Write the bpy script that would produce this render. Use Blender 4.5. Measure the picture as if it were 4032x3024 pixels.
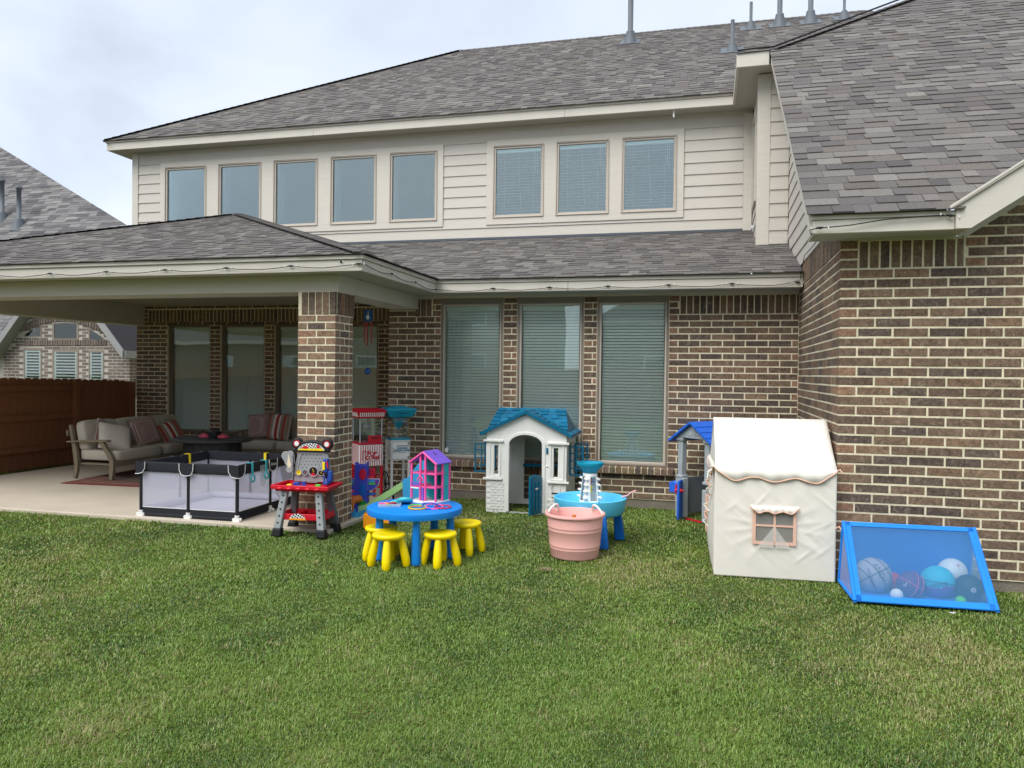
import bpy, bmesh, math, random
import numpy as np
from mathutils import Vector, Matrix
random.seed(7); rng = np.random.default_rng(7)
S = bpy.context.scene
COL = S.collection
for o in list(bpy.data.objects): bpy.data.objects.remove(o)
rad = math.radians
# ------------------------------------------------------------------ camera
CAM_H = 1.6; FPX = 3000.0
def cam_axes(yaw, pitch, roll):
    F = Vector((-math.sin(yaw), math.cos(yaw), 0)); r = Vector((math.cos(yaw), math.sin(yaw), 0)); u = Vector((0, 0, 1))
    F, u = F*math.cos(pitch)-u*math.sin(pitch), u*math.cos(pitch)+F*math.sin(pitch)
    r, u = r*math.cos(roll)+u*math.sin(roll), u*math.cos(roll)-r*math.sin(roll)
    return r, u, F
CR, CU, CF = cam_axes(rad(14.4), rad(.85), rad(.65))
cd = bpy.data.cameras.new('camera'); cam = bpy.data.objects.new('camera', cd); COL.objects.link(cam)
M = Matrix.Identity(4)
for i in range(3): M[i][0], M[i][1], M[i][2] = CR[i], CU[i], -CF[i]
M[2][3] = CAM_H
cam.matrix_world = M
cd.sensor_width = 36; cd.lens = 36*FPX/4032; cd.clip_end = 500; cd.clip_start = .05
S.camera = cam
def proj(P):
    q = Vector(P)-Vector((0, 0, CAM_H)); z = q.dot(CF)
    return (2016+FPX*q.dot(CR)/z, 1512-FPX*q.dot(CU)/z, z)
# ------------------------------------------------------------------ sky and sun (overcast)
SUN_EL, SUN_AZ = rad(52), rad(206)
w = bpy.data.worlds.new('World'); S.world = w; w.use_nodes = True
nt = w.node_tree; N = nt.nodes; L = nt.links; N.clear()
out = N.new('ShaderNodeOutputWorld'); bg = N.new('ShaderNodeBackground'); bg.inputs[1].default_value = .1
sky = N.new('ShaderNodeTexSky'); sky.sky_type = 'NISHITA'; sky.sun_disc = False; sky.sun_elevation = SUN_EL; sky.sun_rotation = SUN_AZ
tc = N.new('ShaderNodeTexCoord'); mp = N.new('ShaderNodeMapping'); mp.inputs['Scale'].default_value = (1, 1, 2.2); mp.inputs['Location'].default_value = (.35, .1, .2)
n1 = N.new('ShaderNodeTexNoise'); n1.inputs['Scale'].default_value = 2.1; n1.inputs['Detail'].default_value = 6; n1.inputs['Roughness'].default_value = .5; n1.inputs['Distortion'].default_value = .4
cr = N.new('ShaderNodeValToRGB')
cr.color_ramp.elements[0].position = .34; cr.color_ramp.elements[0].color = (3.15, 3.5, 4.1, 1)
cr.color_ramp.elements[1].position = .72; cr.color_ramp.elements[1].color = (4.75, 5.0, 5.35, 1)
e = cr.color_ramp.elements.new(.5); e.color = (3.9, 4.3, 4.9, 1)
mx = N.new('ShaderNodeMix'); mx.data_type = 'RGBA'; mx.inputs[0].default_value = .9
L.new(tc.outputs['Generated'], mp.inputs[0]); L.new(mp.outputs[0], n1.inputs[0]); L.new(n1.outputs[0], cr.inputs[0])
L.new(sky.outputs[0], mx.inputs[6]); L.new(cr.outputs[0], mx.inputs[7]); L.new(mx.outputs[2], bg.inputs[0]); L.new(bg.outputs[0], out.inputs[0])
sd = bpy.data.lights.new('sun', 'SUN'); sd.energy = 1.5; sd.angle = rad(45); sd.color = (1, .97, .92)
sun = bpy.data.objects.new('sun', sd); COL.objects.link(sun); sun.location = (0, -5, 20)
# direction towards sun: Nishita rotation measured from +Y, clockwise
dv = Vector((math.sin(SUN_AZ)*math.cos(SUN_EL), math.cos(SUN_AZ)*math.cos(SUN_EL), math.sin(SUN_EL)))
sun.rotation_euler = dv.to_track_quat('Z', 'Y').to_euler()
S.view_settings.view_transform = 'Standard'; S.view_settings.look = 'None'; S.view_settings.gamma = 1; S.view_settings.use_curve_mapping = False
S.view_settings.exposure = 1.12
S.render.engine = 'CYCLES'; S.cycles.max_bounces = 8; S.cycles.transparent_max_bounces = 16
# ------------------------------------------------------------------ materials
def srgb(r, g, b):
    f = lambda c: (c/255/12.92 if c/255 <= .04045 else ((c/255+.055)/1.055)**2.4)
    return (f(r), f(g), f(b), 1)
MATS = {}
def newmat(name):
    m = bpy.data.materials.new(name); m.use_nodes = True; MATS[name] = m
    nt = m.node_tree; b = nt.nodes['Principled BSDF']
    return m, nt, b
def mat(name, col, rough=.5, var=.0, scale=8., bump=0., bscale=60., metal=0., spec=.5, detail=4, stretch=None, sub=0, coat=0, dirt=0.):
    m, nt, b = newmat(name); N = nt.nodes; L = nt.links
    b.inputs['Base Color'].default_value = col; b.inputs['Roughness'].default_value = rough; b.inputs['Metallic'].default_value = metal
    b.inputs['Specular IOR Level'].default_value = spec
    if coat: b.inputs['Coat Weight'].default_value = coat; b.inputs['Coat Roughness'].default_value = .2
    tc = N.new('ShaderNodeTexCoord'); src = tc.outputs['Object']
    if stretch:
        mp = N.new('ShaderNodeMapping'); mp.inputs['Scale'].default_value = stretch; L.new(src, mp.inputs[0]); src = mp.outputs[0]
    if var:
        n = N.new('ShaderNodeTexNoise'); n.inputs['Scale'].default_value = scale; n.inputs['Detail'].default_value = detail; n.inputs['Roughness'].default_value = .6
        L.new(src, n.inputs[0])
        r = N.new('ShaderNodeMapRange'); r.inputs[1].default_value = .25; r.inputs[2].default_value = .75; r.inputs[3].default_value = 1-var; r.inputs[4].default_value = 1+var
        L.new(n.outputs[0], r.inputs[0])
        v = N.new('ShaderNodeMix'); v.data_type = 'RGBA'; v.blend_type = 'MULTIPLY'; v.inputs[0].default_value = 1; v.inputs[6].default_value = col
        L.new(r.outputs[0], v.inputs[7]); L.new(v.outputs[2], b.inputs['Base Color'])
        r2 = N.new('ShaderNodeMapRange'); r2.inputs[3].default_value = max(.05, rough-.12); r2.inputs[4].default_value = min(1, rough+.12); L.new(n.outputs[0], r2.inputs[0]); L.new(r2.outputs[0], b.inputs['Roughness'])
    if bump:
        n2 = N.new('ShaderNodeTexNoise'); n2.inputs['Scale'].default_value = bscale; n2.inputs['Detail'].default_value = 5; L.new(src, n2.inputs[0])
        bp = N.new('ShaderNodeBump'); bp.inputs['Strength'].default_value = bump; bp.inputs['Distance'].default_value = .01
        L.new(n2.outputs[0], bp.inputs['Height']); L.new(bp.outputs[0], b.inputs['Normal'])
    return m
def plastic(name, r, g, b, rough=.42, var=.05): return mat(name, srgb(r, g, b), rough, var, 5, .05, 150, spec=.35)
def piece_mat(name, use_obj, kind):
    """bricks / shingles: tone comes from object colour or from a mesh attribute, grain from position"""
    m, nt, b = newmat(name); N = nt.nodes; L = nt.links
    if use_obj: c = N.new('ShaderNodeObjectInfo').outputs['Color']
    else: a = N.new('ShaderNodeAttribute'); a.attribute_name = 'tone'; c = a.outputs['Color']
    geo = N.new('ShaderNodeNewGeometry'); src = geo.outputs['Position']
    n = N.new('ShaderNodeTexNoise'); n.inputs['Detail'].default_value = 6; n.inputs['Roughness'].default_value = .65
    L.new(src, n.inputs[0]); r = N.new('ShaderNodeMapRange')
    mul = N.new('ShaderNodeMix'); mul.data_type = 'RGBA'; mul.blend_type = 'MULTIPLY'; mul.inputs[0].default_value = 1
    L.new(c, mul.inputs[6]); L.new(n.outputs[0], r.inputs[0]); L.new(r.outputs[0], mul.inputs[7])
    last = mul.outputs[2]
    bp = N.new('ShaderNodeBump'); bp.inputs['Distance'].default_value = .006
    if kind == 'brick':
        n.inputs['Scale'].default_value = 26; n.inputs['Distortion'].default_value = 1.2
        r.inputs[1].default_value = .3; r.inputs[2].default_value = .75; r.inputs[3].default_value = .5; r.inputs[4].default_value = 1.65
        # pale mortar smears
        n3 = N.new('ShaderNodeTexNoise'); n3.inputs['Scale'].default_value = 15; n3.inputs['Detail'].default_value = 8; n3.inputs['Roughness'].default_value = .7; n3.inputs['Distortion'].default_value = 2; L.new(src, n3.inputs[0])
        r3 = N.new('ShaderNodeMapRange'); r3.inputs[1].default_value = .54; r3.inputs[2].default_value = .74; r3.inputs[4].default_value = .75; L.new(n3.outputs[0], r3.inputs[0])
        mm = N.new('ShaderNodeMix'); mm.data_type = 'RGBA'; mm.inputs[7].default_value = srgb(172, 157, 137); L.new(r3.outputs[0], mm.inputs[0]); L.new(last, mm.inputs[6]); last = mm.outputs[2]
        bp.inputs['Strength'].default_value = .7; b.inputs['Roughness'].default_value = .85
    else:
        n.inputs['Scale'].default_value = 90
        r.inputs[1].default_value = .3; r.inputs[2].default_value = .7; r.inputs[3].default_value = .72; r.inputs[4].default_value = 1.28
        bp.inputs['Strength'].default_value = .5; b.inputs['Roughness'].default_value = .95
    L.new(n.outputs[0], bp.inputs['Height']); L.new(bp.outputs[0], b.inputs['Normal']); L.new(last, b.inputs['Base Color'])
    b.inputs['Specular IOR Level'].default_value = .25
    return m
piece_mat('brick_o', True, 'brick'); piece_mat('brick_m', False, 'brick'); piece_mat('shingle_o', True, 'shingle'); piece_mat('shingle_m', False, 'shingle')
mat('mortar', srgb(230, 220, 190), .95, .18, 30, .6, 140)
mat('mortar_grey', srgb(184, 179, 170), .95, .15, 30, .6, 140)
mat('roof_base', srgb(52, 50, 54), .95)
mat('siding', srgb(204, 198, 188), .65, .05, 3, .25, 40, stretch=(1, 1, 14))
mat('trim', srgb(210, 204, 192), .6, .05, 3, .25, 40, stretch=(1, 1, 10))
mat('soffit', srgb(186, 182, 170), .7, .04, 3)
mat('frame', srgb(196, 186, 172), .5, .03)
mat('frame_brown', srgb(140, 128, 116), .5, .03)
mat('flashing', srgb(78, 84, 92), .5, .1)
mat('vent', srgb(98, 104, 110), .6, .12, 6)
mat('concrete', srgb(196, 184, 166), .9, .09, 2.2, .35, 180, detail=9)
mat('foundation', srgb(128, 120, 108), .95, .2, 5, .8, 60, detail=8)
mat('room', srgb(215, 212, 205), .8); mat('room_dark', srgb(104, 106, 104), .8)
mat('slat', srgb(247, 249, 246), .45, .02)
mat('cable', srgb(22, 22, 24), .5); mat('white', srgb(235, 235, 232), .45, .03); mat('black', srgb(24, 24, 26), .5, .05)
mat('fence', srgb(142, 90, 57), .75, .22, 4, .5, 40, stretch=(6, 6, .6), detail=6)
def glass(name, tint, refl):
    m = bpy.data.materials.new(name); m.use_nodes = True; MATS[name] = m; nt = m.node_tree; N = nt.nodes; L = nt.links; N.clear()
    o = N.new('ShaderNodeOutputMaterial'); t = N.new('ShaderNodeBsdfTransparent'); t.inputs[0].default_value = tint
    g = N.new('ShaderNodeBsdfGlossy'); g.inputs['Roughness'].default_value = .01; g.inputs[0].default_value = (.92, 1, .98, 1)
    fr = N.new('ShaderNodeFresnel'); fr.inputs[0].default_value = 1.5; ad = N.new('ShaderNodeMath'); ad.inputs[1].default_value = refl; L.new(fr.outputs[0], ad.inputs[0])
    tc = N.new('ShaderNodeTexCoord'); n = N.new('ShaderNodeTexNoise'); n.inputs['Scale'].default_value = 1.3; L.new(tc.outputs['Object'], n.inputs[0])
    bp = N.new('ShaderNodeBump'); bp.inputs['Strength'].default_value = .04; bp.inputs['Distance'].default_value = .02; L.new(n.outputs[0], bp.inputs['Height']); L.new(bp.outputs[0], g.inputs['Normal'])
    mx = N.new('ShaderNodeMixShader'); L.new(ad.outputs[0], mx.inputs[0]); L.new(t.outputs[0], mx.inputs[1]); L.new(g.outputs[0], mx.inputs[2]); L.new(mx.outputs[0], o.inputs[0])
    return m
glass('pane', (.945, .99, .975, 1), .06); glass('pane_up', (.88, .96, .985, 1), .12); glass('clear', (.93, .94, .93, 1), .02)
# ------------------------------------------------------------------ mesh helpers
class MB:
    def __init__(s): s.v = []; s.f = []; s.m = []; s.sm = []
    def add(s, vs, fs, m=0, smooth=False, T=None):
        o = len(s.v)
        for p in vs: s.v.append(tuple(T @ Vector(p)) if T is not None else tuple(p))
        for f in fs: s.f.append([i+o for i in f]); s.m.append(m); s.sm.append(smooth)
        return s
    def box(s, a, b, m=0, T=None):
        x0, y0, z0 = a; x1, y1, z1 = b
        return s.add([(x0,y0,z0),(x1,y0,z0),(x1,y1,z0),(x0,y1,z0),(x0,y0,z1),(x1,y0,z1),(x1,y1,z1),(x0,y1,z1)],
              [(3,2,1,0),(4,5,6,7),(0,1,5,4),(1,2,6,5),(2,3,7,6),(3,0,4,7)], m, False, T)
    def cbox(s, c, d, m=0, T=None): return s.box((c[0]-d[0]/2,c[1]-d[1]/2,c[2]-d[2]/2),(c[0]+d[0]/2,c[1]+d[1]/2,c[2]+d[2]/2), m, T)
    def frustum(s, c0, d0, c1, d1, m=0, T=None):
        q = lambda c, d: [(c[0]-d[0]/2,c[1]-d[1]/2,c[2]),(c[0]+d[0]/2,c[1]-d[1]/2,c[2]),(c[0]+d[0]/2,c[1]+d[1]/2,c[2]),(c[0]-d[0]/2,c[1]+d[1]/2,c[2])]
        return s.add(q(c0,d0)+q(c1,d1), [(3,2,1,0),(4,5,6,7),(0,1,5,4),(1,2,6,5),(2,3,7,6),(3,0,4,7)], m, False, T)
    def prism(s, poly, y0, y1, m=0, T=None):
        """poly in xz, extruded along y (poly ccw seen from -y)"""
        n = len(poly); vs = [(x,y0,z) for x,z in poly]+[(x,y1,z) for x,z in poly]
        fs = [tuple(range(n)), tuple(range(2*n-1,n-1,-1))]+[((i+1)%n, i, n+i, n+(i+1)%n) for i in range(n)]
        return s.add(vs, fs, m, False, T)
    def ring(s, outer, inner, y0, y1, m=0, T=None):
        """frame between two xz loops of equal count"""
        n = len(outer); vs = [(x,y0,z) for x,z in outer]+[(x,y0,z) for x,z in inner]+[(x,y1,z) for x,z in outer]+[(x,y1,z) for x,z in inner]
        fs = []
        for i in range(n):
            j = (i+1)%n
            fs += [(i,j,n+j,n+i),(2*n+j,2*n+i,3*n+i,3*n+j),(j,i,2*n+i,2*n+j),(n+i,n+j,3*n+j,3*n+i)]
        return s.add(vs, fs, m, False, T)
    def tube(s, path, r, n=8, m=0, cap=True, T=None, smooth=True):
        P = [Vector(p) for p in path]; k = len(P); rs = r if hasattr(r, '__len__') else [r]*k
        vs = []; up = Vector((0,0,1))
        prev = None
        for i, p in enumerate(P):
            t = (P[min(i+1,k-1)]-P[max(i-1,0)]).normalized()
            if prev is None:
                a = up if abs(t.z) < .9 else Vector((1,0,0)); x = t.cross(a).normalized()
            else:
                x = (prev-t*prev.dot(t)); x = x.normalized() if x.length > 1e-6 else t.cross(up).normalized()
            prev = x; y = t.cross(x)
            vs += [p+(x*math.cos(2*math.pi*j/n)+y*math.sin(2*math.pi*j/n))*rs[i] for j in range(n)]
        fs = [(i*n+j, i*n+(j+1)%n, (i+1)*n+(j+1)%n, (i+1)*n+j) for i in range(k-1) for j in range(n)]
        s.add(vs, fs, m, smooth, T)
        if cap: s.add(vs[:n], [tuple(range(n-1,-1,-1))], m, False, T); s.add(vs[-n:], [tuple(range(n))], m, False, T)
        return s
    def lathe(s, prof, c=(0,0,0), n=32, m=0, T=None, smooth=True, sx=1, sy=1):
        vs = []
        for r, z in prof: vs += [(c[0]+sx*r*math.cos(2*math.pi*j/n), c[1]+sy*r*math.sin(2*math.pi*j/n), c[2]+z) for j in range(n)]
        fs = [(i*n+j, i*n+(j+1)%n, (i+1)*n+(j+1)%n, (i+1)*n+j) for i in range(len(prof)-1) for j in range(n)]
        s.add(vs, fs, m, smooth, T)
        if prof[-1][0] > 1e-5: s.add(vs[-n:], [tuple(range(n))], m, False, T)
        if prof[0][0] > 1e-5: s.add(vs[:n], [tuple(range(n-1,-1,-1))], m, False, T)
        return s
    def sphere(s, c, r, n=24, k=14, m=0, sc=(1,1,1), T=None):
        prof = [(max(1e-6, math.sin(math.pi*i/k)), -math.cos(math.pi*i/k)) for i in range(k+1)]
        vs = []
        for q, z in prof: vs += [(c[0]+r*sc[0]*q*math.cos(2*math.pi*j/n), c[1]+r*sc[1]*q*math.sin(2*math.pi*j/n), c[2]+r*sc[2]*z) for j in range(n)]
        fs = [(i*n+j, i*n+(j+1)%n, (i+1)*n+(j+1)%n, (i+1)*n+j) for i in range(k) for j in range(n)]
        return s.add(vs, fs, m, True, T)
    def mesh(s, name, mats, smooth=None, merge=False):
        me = bpy.data.meshes.new(name); me.from_pydata(s.v, [], s.f)
        for a in (mats if isinstance(mats, (list, tuple)) else [mats]): me.materials.append(MATS[a] if isinstance(a, str) else a)
        me.polygons.foreach_set('material_index', s.m); me.polygons.foreach_set('use_smooth', s.sm if smooth is None else [smooth]*len(s.f))
        me.update(); return me
    def build(s, name, mats, parent=None, smooth=None, bevel=0, seg=2, sub=0, sharp=None, solid=0):
        me = s.mesh(name, mats, smooth); o = bpy.data.objects.new(name, me); COL.objects.link(o)
        if parent: o.parent = parent
        if sub or sharp or smooth:
            bm = bmesh.new(); bm.from_mesh(me); bmesh.ops.remove_doubles(bm, verts=bm.verts, dist=1e-5); bm.to_mesh(me); bm.free()
        if sharp is not None:
            me.polygons.foreach_set('use_smooth', [True]*len(me.polygons)); me.set_sharp_from_angle(angle=rad(sharp))
        if solid: md = o.modifiers.new('solid', 'SOLIDIFY'); md.thickness = solid; md.offset = 0
        if bevel:
            bm = bmesh.new(); bm.from_mesh(me); bmesh.ops.remove_doubles(bm, verts=bm.verts, dist=1e-5); bm.to_mesh(me); bm.free()
            md = o.modifiers.new('bevel', 'BEVEL'); md.width = bevel; md.segments = seg; md.limit_method = 'ANGLE'; md.angle_limit = rad(35); md.harden_normals = False
            me.polygons.foreach_set('use_smooth', [True]*len(me.polygons)); me.set_sharp_from_angle(angle=rad(50))
        if sub: md = o.modifiers.new('sub', 'SUBSURF'); md.levels = sub; md.render_levels = sub; me.polygons.foreach_set('use_smooth', [True]*len(me.polygons))
        return o
def thing(name, label, cat, loc=(0,0,0), rz=0, group=None):
    o = bpy.data.objects.new(name, None); COL.objects.link(o); o.location = loc; o.rotation_euler = (0,0,rz); o.empty_display_size = .1
    return tag(o, label, cat, group)
def tag(o, label, cat, group=None):
    o['label'] = label; o['category'] = cat
    if group: o['group'] = group
    return o
def kind(o, k): o['kind'] = k; return o
def at(o, loc, rot=(0,0,0)): o.location = loc; o.rotation_euler = rot; return o
def T_(loc=(0,0,0), rx=0, ry=0, rz=0, sc=None):
    m = Matrix.Translation(loc) @ Matrix.Rotation(rz,4,'Z') @ Matrix.Rotation(ry,4,'Y') @ Matrix.Rotation(rx,4,'X')
    if sc: m = m @ Matrix.Diagonal((*sc,1))
    return m
def arc(cx, cz, r, a0, a1, n, rz=None): return [(cx+r*math.cos(rad(a0+(a1-a0)*i/n)), cz+(rz or r)*math.sin(rad(a0+(a1-a0)*i/n))) for i in range(n+1)]
def text(name, s, size, mt, parent, loc, rot, ext=.0008, align='CENTER', xs=1.0, shear=0, bold=0):
    cu = bpy.data.curves.new(name, 'FONT'); cu.body = s; cu.size = size; cu.extrude = ext; cu.align_x = align; cu.align_y = 'CENTER'; cu.shear = shear; cu.offset = bold; cu.resolution_u = 3
    t = bpy.data.objects.new(name, cu); COL.objects.link(t); bpy.context.view_layer.update()
    me = bpy.data.meshes.new_from_object(t.evaluated_get(bpy.context.evaluated_depsgraph_get())); bpy.data.objects.remove(t)
    me.materials.clear(); me.materials.append(MATS[mt]); o = bpy.data.objects.new(name, me); COL.objects.link(o); o.parent = parent; o.location = loc; o.rotation_euler = rot; o.scale = (xs,1,1)
    return o
def copytree(o, parent=None):
    c = o.copy(); COL.objects.link(c); c.parent = parent
    for ch in [x for x in bpy.data.objects if x.parent == o]: copytree(ch, c)
    return c
# ------------------------------------------------------------------ pieces: bricks, shingles
def piece_area(corners):
    p = [proj(c) for c in corners]
    if any(q[2] < .2 for q in p): return 0
    cx = sum(q[0] for q in p)/len(p); cy = sum(q[1] for q in p)/len(p)
    if not (-40 < cx < 4072 and -40 < cy < 3064): return -1
    a = 0
    for i in range(len(p)): a += p[i-1][0]*p[i][1]-p[i][0]*p[i-1][1]
    return abs(a)/2
def emit_pieces(recs, limit, name, obj_mat, mesh_mat, stuff_parent, stuff_name):
    """recs: dict(verts, faces, tone, parent, area). The largest `limit` become objects, the rest one mesh."""
    recs.sort(key=lambda r: -r['area'])
    cache = {}
    for r in recs[:limit]:
        c = Vector(r['v'][0]); vs = [tuple(round(x, 3) for x in (Vector(p)-c)) for p in r['v']]
        key = tuple(vs)
        me = cache.get(key)
        if me is None:
            me = bpy.data.meshes.new(name); me.from_pydata(vs, [], r['f']); me.materials.append(MATS[obj_mat]); cache[key] = me
        o = bpy.data.objects.new(name, me); COL.objects.link(o); o.parent = r['parent']; o.location = c; o.color = (*r['tone'], 1)
    rest = recs[limit:]
    if rest:
        vs, fs, tn = [], [], []
        for r in rest:
            k = len(vs); vs += r['v']; fs += [[i+k for i in f] for f in r['f']]; tn += [(*r['tone'], 1)]*len(r['f'])
        me = bpy.data.meshes.new(stuff_name); me.from_pydata(vs, [], fs); me.materials.append(MATS[mesh_mat])
        a = me.attributes.new('tone', 'FLOAT_COLOR', 'FACE'); a.data.foreach_set('color', np.array(tn, np.float32).ravel())
        o = bpy.data.objects.new(stuff_name, me); COL.objects.link(o); o.parent = stuff_parent; kind(o, 'stuff')
BT = [srgb(*c)[:3] for c in ((113,94,78),(105,88,75),(121,101,84),(115,96,80),(99,85,75),(126,105,86),(108,90,76),(128,104,84),(93,80,73))]
BHEAD = [srgb(*c)[:3] for c in ((136,104,85),(124,99,82),(114,94,80),(142,111,90),(120,98,82))]
def brick_rec(c, u, n, lu, dn, lz, parent, tone, jit=.002):
    """c: centre of the front face; u: along-wall unit; n: outward normal; dn: depth"""
    c = Vector(c); u = Vector(u); n = Vector(n); z = Vector((0,0,1)); ch = .003
    c = c + n*random.uniform(-jit, jit); a = lu/2; h = lz/2
    f = [c+u*sx*(a-ch)+z*sz*(h-ch) for sx, sz in ((-1,-1),(1,-1),(1,1),(-1,1))]
    m = [c-n*ch+u*sx*a+z*sz*h for sx, sz in ((-1,-1),(1,-1),(1,1),(-1,1))]
    b = [c-n*dn+u*sx*a+z*sz*h for sx, sz in ((-1,-1),(1,-1),(1,1),(-1,1))]
    fs = [(0,1,2,3)]
    for i in range(4):
        j = (i+1)%4; fs += [(4+i,4+j,j,i),(8+i,8+j,4+j,4+i)]
    if u.cross(z).dot(n) < 0: fs = [tuple(reversed(x)) for x in fs]
    return dict(v=[tuple(p) for p in f+m+b], f=fs, tone=tone, parent=parent, area=piece_area(f))
def brick_wall(recs, o, u, n, length, z0, z1, parent, openings=(), corner0=False, corner1=False, sold=None, ph=0, tones=BT, heads=BHEAD, back0=False, back1=False, CH=.0762, LN=.254, top=None, flip=0):
    """running bond on a vertical plane. openings: (u0,u1,z0,z1). corner: end shows headers; back: the other wall's corner brick covers the end.
    sold=(z0,z1,u0,u1): soldier course. top(u): height limit."""
    o = Vector(o); u = Vector(u); n = Vector(n); J = .0138; P = .0035
    k = 0; z = z0
    blocked = list(openings)+([(sold[2],sold[3],sold[0],sold[1])] if sold else [])
    while z < z1-.02:
        odd = (k+flip)%2; zc0, zc1 = z+J/2, min(z+CH-J/2, z1)
        s0 = (LN/2 if odd else LN) if back0 else 0; s1 = length-((LN/2 if odd else LN) if back1 else 0)
        off = (0 if odd else LN/2)+ph
        cuts = [s0]; x = s0+(off%LN if (off%LN) > .04 else LN)
        if corner0: x = s0+(LN if odd else LN/2)
        while x < s1-.05: cuts.append(x); x += LN
        cuts.append(s1)
        segs = [(cuts[i], cuts[i+1]) for i in range(len(cuts)-1)]
        for (a, b, y0, y1) in blocked:
            if y0 < (zc0+zc1)/2 < y1:
                ns = []
                for p, q in segs:
                    if q <= a or p >= b: ns.append((p, q)); continue
                    if p < a: ns.append((p, a))
                    if q > b: ns.append((b, q))
                segs = ns
        for i, (p, q) in enumerate(segs):
            if q-p < .03: continue
            if top and top((p+q)/2) < zc1: continue
            atc = (corner0 and p == 0) or (corner1 and q == length)
            dn = .03
            lu = q-p-J; uc = (p+q)/2
            if atc:
                dn = (LN/2 if odd else LN)-J
                if lu > .18 and dn > .18: dn = LN/2-J
                if corner0 and p == 0: lu += J/2+P; uc -= (J/2+P)/2
                if corner1 and q == length: lu += J/2+P; uc += (J/2+P)/2
            t = random.choice(heads if lu < .15 else tones); g = random.uniform(.85, 1.15)
            recs.append(brick_rec(o+u*uc+n*P+Vector((0,0,(zc0+zc1)/2)), u, n, lu, dn+P, zc1-zc0, parent, tuple(c*g for c in t)))
        z += CH; k += 1
    if sold:
        x = sold[2]; w = CH
        while x < sold[3]-.03:
            if not top or top(x+w/2) > sold[1]-.01:
                t = random.choice(tones); g = random.uniform(.85, 1.15); ww = min(w, sold[3]-x)
                recs.append(brick_rec(o+u*(x+ww/2)+n*P+Vector((0,0,(sold[0]+sold[1])/2)), u, n, ww-J, .03+P, sold[1]-sold[0]-J, parent, tuple(c*g for c in t)))
            x += w
ST = [srgb(*c)[:3] for c in ((106,102,99),(111,107,104),(101,97,95),(117,113,109),(108,104,101),(95,91,90),(122,118,113),(107,101,96))]
def shingles(recs, poly, e0, e1, parent, EX=.143, tones=ST, wmin=.10, wmax=.27):
    """poly: coplanar 3D convex polygon; e0->e1 runs along the eave"""
    O = Vector(e0); s = (Vector(e1)-O).normalized(); P = [Vector(p)-O for p in poly]
    n = None
    for p in P:
        c = s.cross(p)
        if c.length > .3: n = c.normalized(); break
    if n.z < 0: n = -n
    t = n.cross(s)
    if t.z < 0: t = -t
    Q = [(p.dot(s), p.dot(t)) for p in P]; tmax = max(q[1] for q in Q)
    def span(tt):
        xs = []
        for i in range(len(Q)):
            (x0, y0), (x1, y1) = Q[i-1], Q[i]
            if (y0-tt)*(y1-tt) <= 0 and abs(y1-y0) > 1e-9: xs.append(x0+(x1-x0)*(tt-y0)/(y1-y0))
        return (min(xs), max(xs)) if len(xs) >= 2 else None
    k = 0; tt = 0.0
    while tt < tmax-.02:
        t1 = min(tt+EX, tmax-.001); a = span(tt+1e-4); b = span(t1)
        if a and b:
            x = a[0]; up = random.random() < .5; end = a[1]
            tone_c = random.uniform(.92, 1.06)
            while x < end-.01:
                wv = random.uniform(wmin, wmax); x2 = min(x+wv, end)
                if end-x2 < .06: x2 = end
                h = (.013 if up else .006)+random.uniform(-.001, .0015)
                first, lastp = x == a[0], x2 == end
                p0, p1 = x+(0 if first else .0015), x2-(0 if lastp else .0015)
                r0 = b[0] if first else min(max(p0, b[0]), b[1]); r1 = b[1] if lastp else min(max(p1, b[0]), b[1])
                
                W = lambda xx, yy, hh: tuple(O+s*xx+t*yy+n*hh)
                dl = random.uniform(-.004, .004)
                vs = [W(p0,tt+dl,0),W(p1,tt+dl,0),W(p0,tt+dl,h),W(p1,tt+dl,h),W(r1,t1+.012,.003),W(r0,t1+.012,.003),W(r1,t1+.012,0),W(r0,t1+.012,0)]
                fs = [(0,1,3,2),(2,3,4,5),(1,6,4,3),(7,0,2,5)]
                g = random.uniform(.88, 1.12)*tone_c; tn = random.choice(tones)
                recs.append(dict(v=vs, f=fs, tone=tuple(c*g for c in tn), parent=parent, area=piece_area([vs[2],vs[3],vs[4],vs[5]])))
                x = x2; up = not up if random.random() < .8 else up
        tt += EX; k += 1
def facepoly(mb, pts, m=0): mb.add(pts, [tuple(range(len(pts)))], m)
def hipcaps(mb, a, b, d1, d2, m=0, step=.14, wid=.12):
    """overlapping cap shingles along a hip or ridge a->b; d1,d2 = directions falling to both sides"""
    a = Vector(a); b = Vector(b); Ln = (b-a).length; t = (b-a)/Ln; up = Vector((0,0,1)); k = int(Ln/step)
    for i in range(k):
        p = a+t*i*step; q = a+t*min(Ln, (i+1)*step+.04); h0, h1 = .017, .007
        d1 = Vector(d1).normalized(); d2 = Vector(d2).normalized()
        vs = [p+d1*wid+up*h0, p+up*(h0+.004), p+d2*wid+up*h0, q+d1*wid+up*h1, q+up*(h1+.004), q+d2*wid+up*h1, p+d1*wid+up*(h0-.014), p+up*(h0-.012), p+d2*wid+up*(h0-.014)]
        vs = [tuple(v) for v in vs]; g = random.uniform(.9,1.1)
        mb.append(dict(v=vs, f=[(0,1,4,3),(1,2,5,4),(6,7,1,0),(7,8,2,1)], tone=tuple(c*g for c in random.choice(ST[:5])), parent=m, area=piece_area([vs[0],vs[2],vs[5],vs[3]])))
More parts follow.
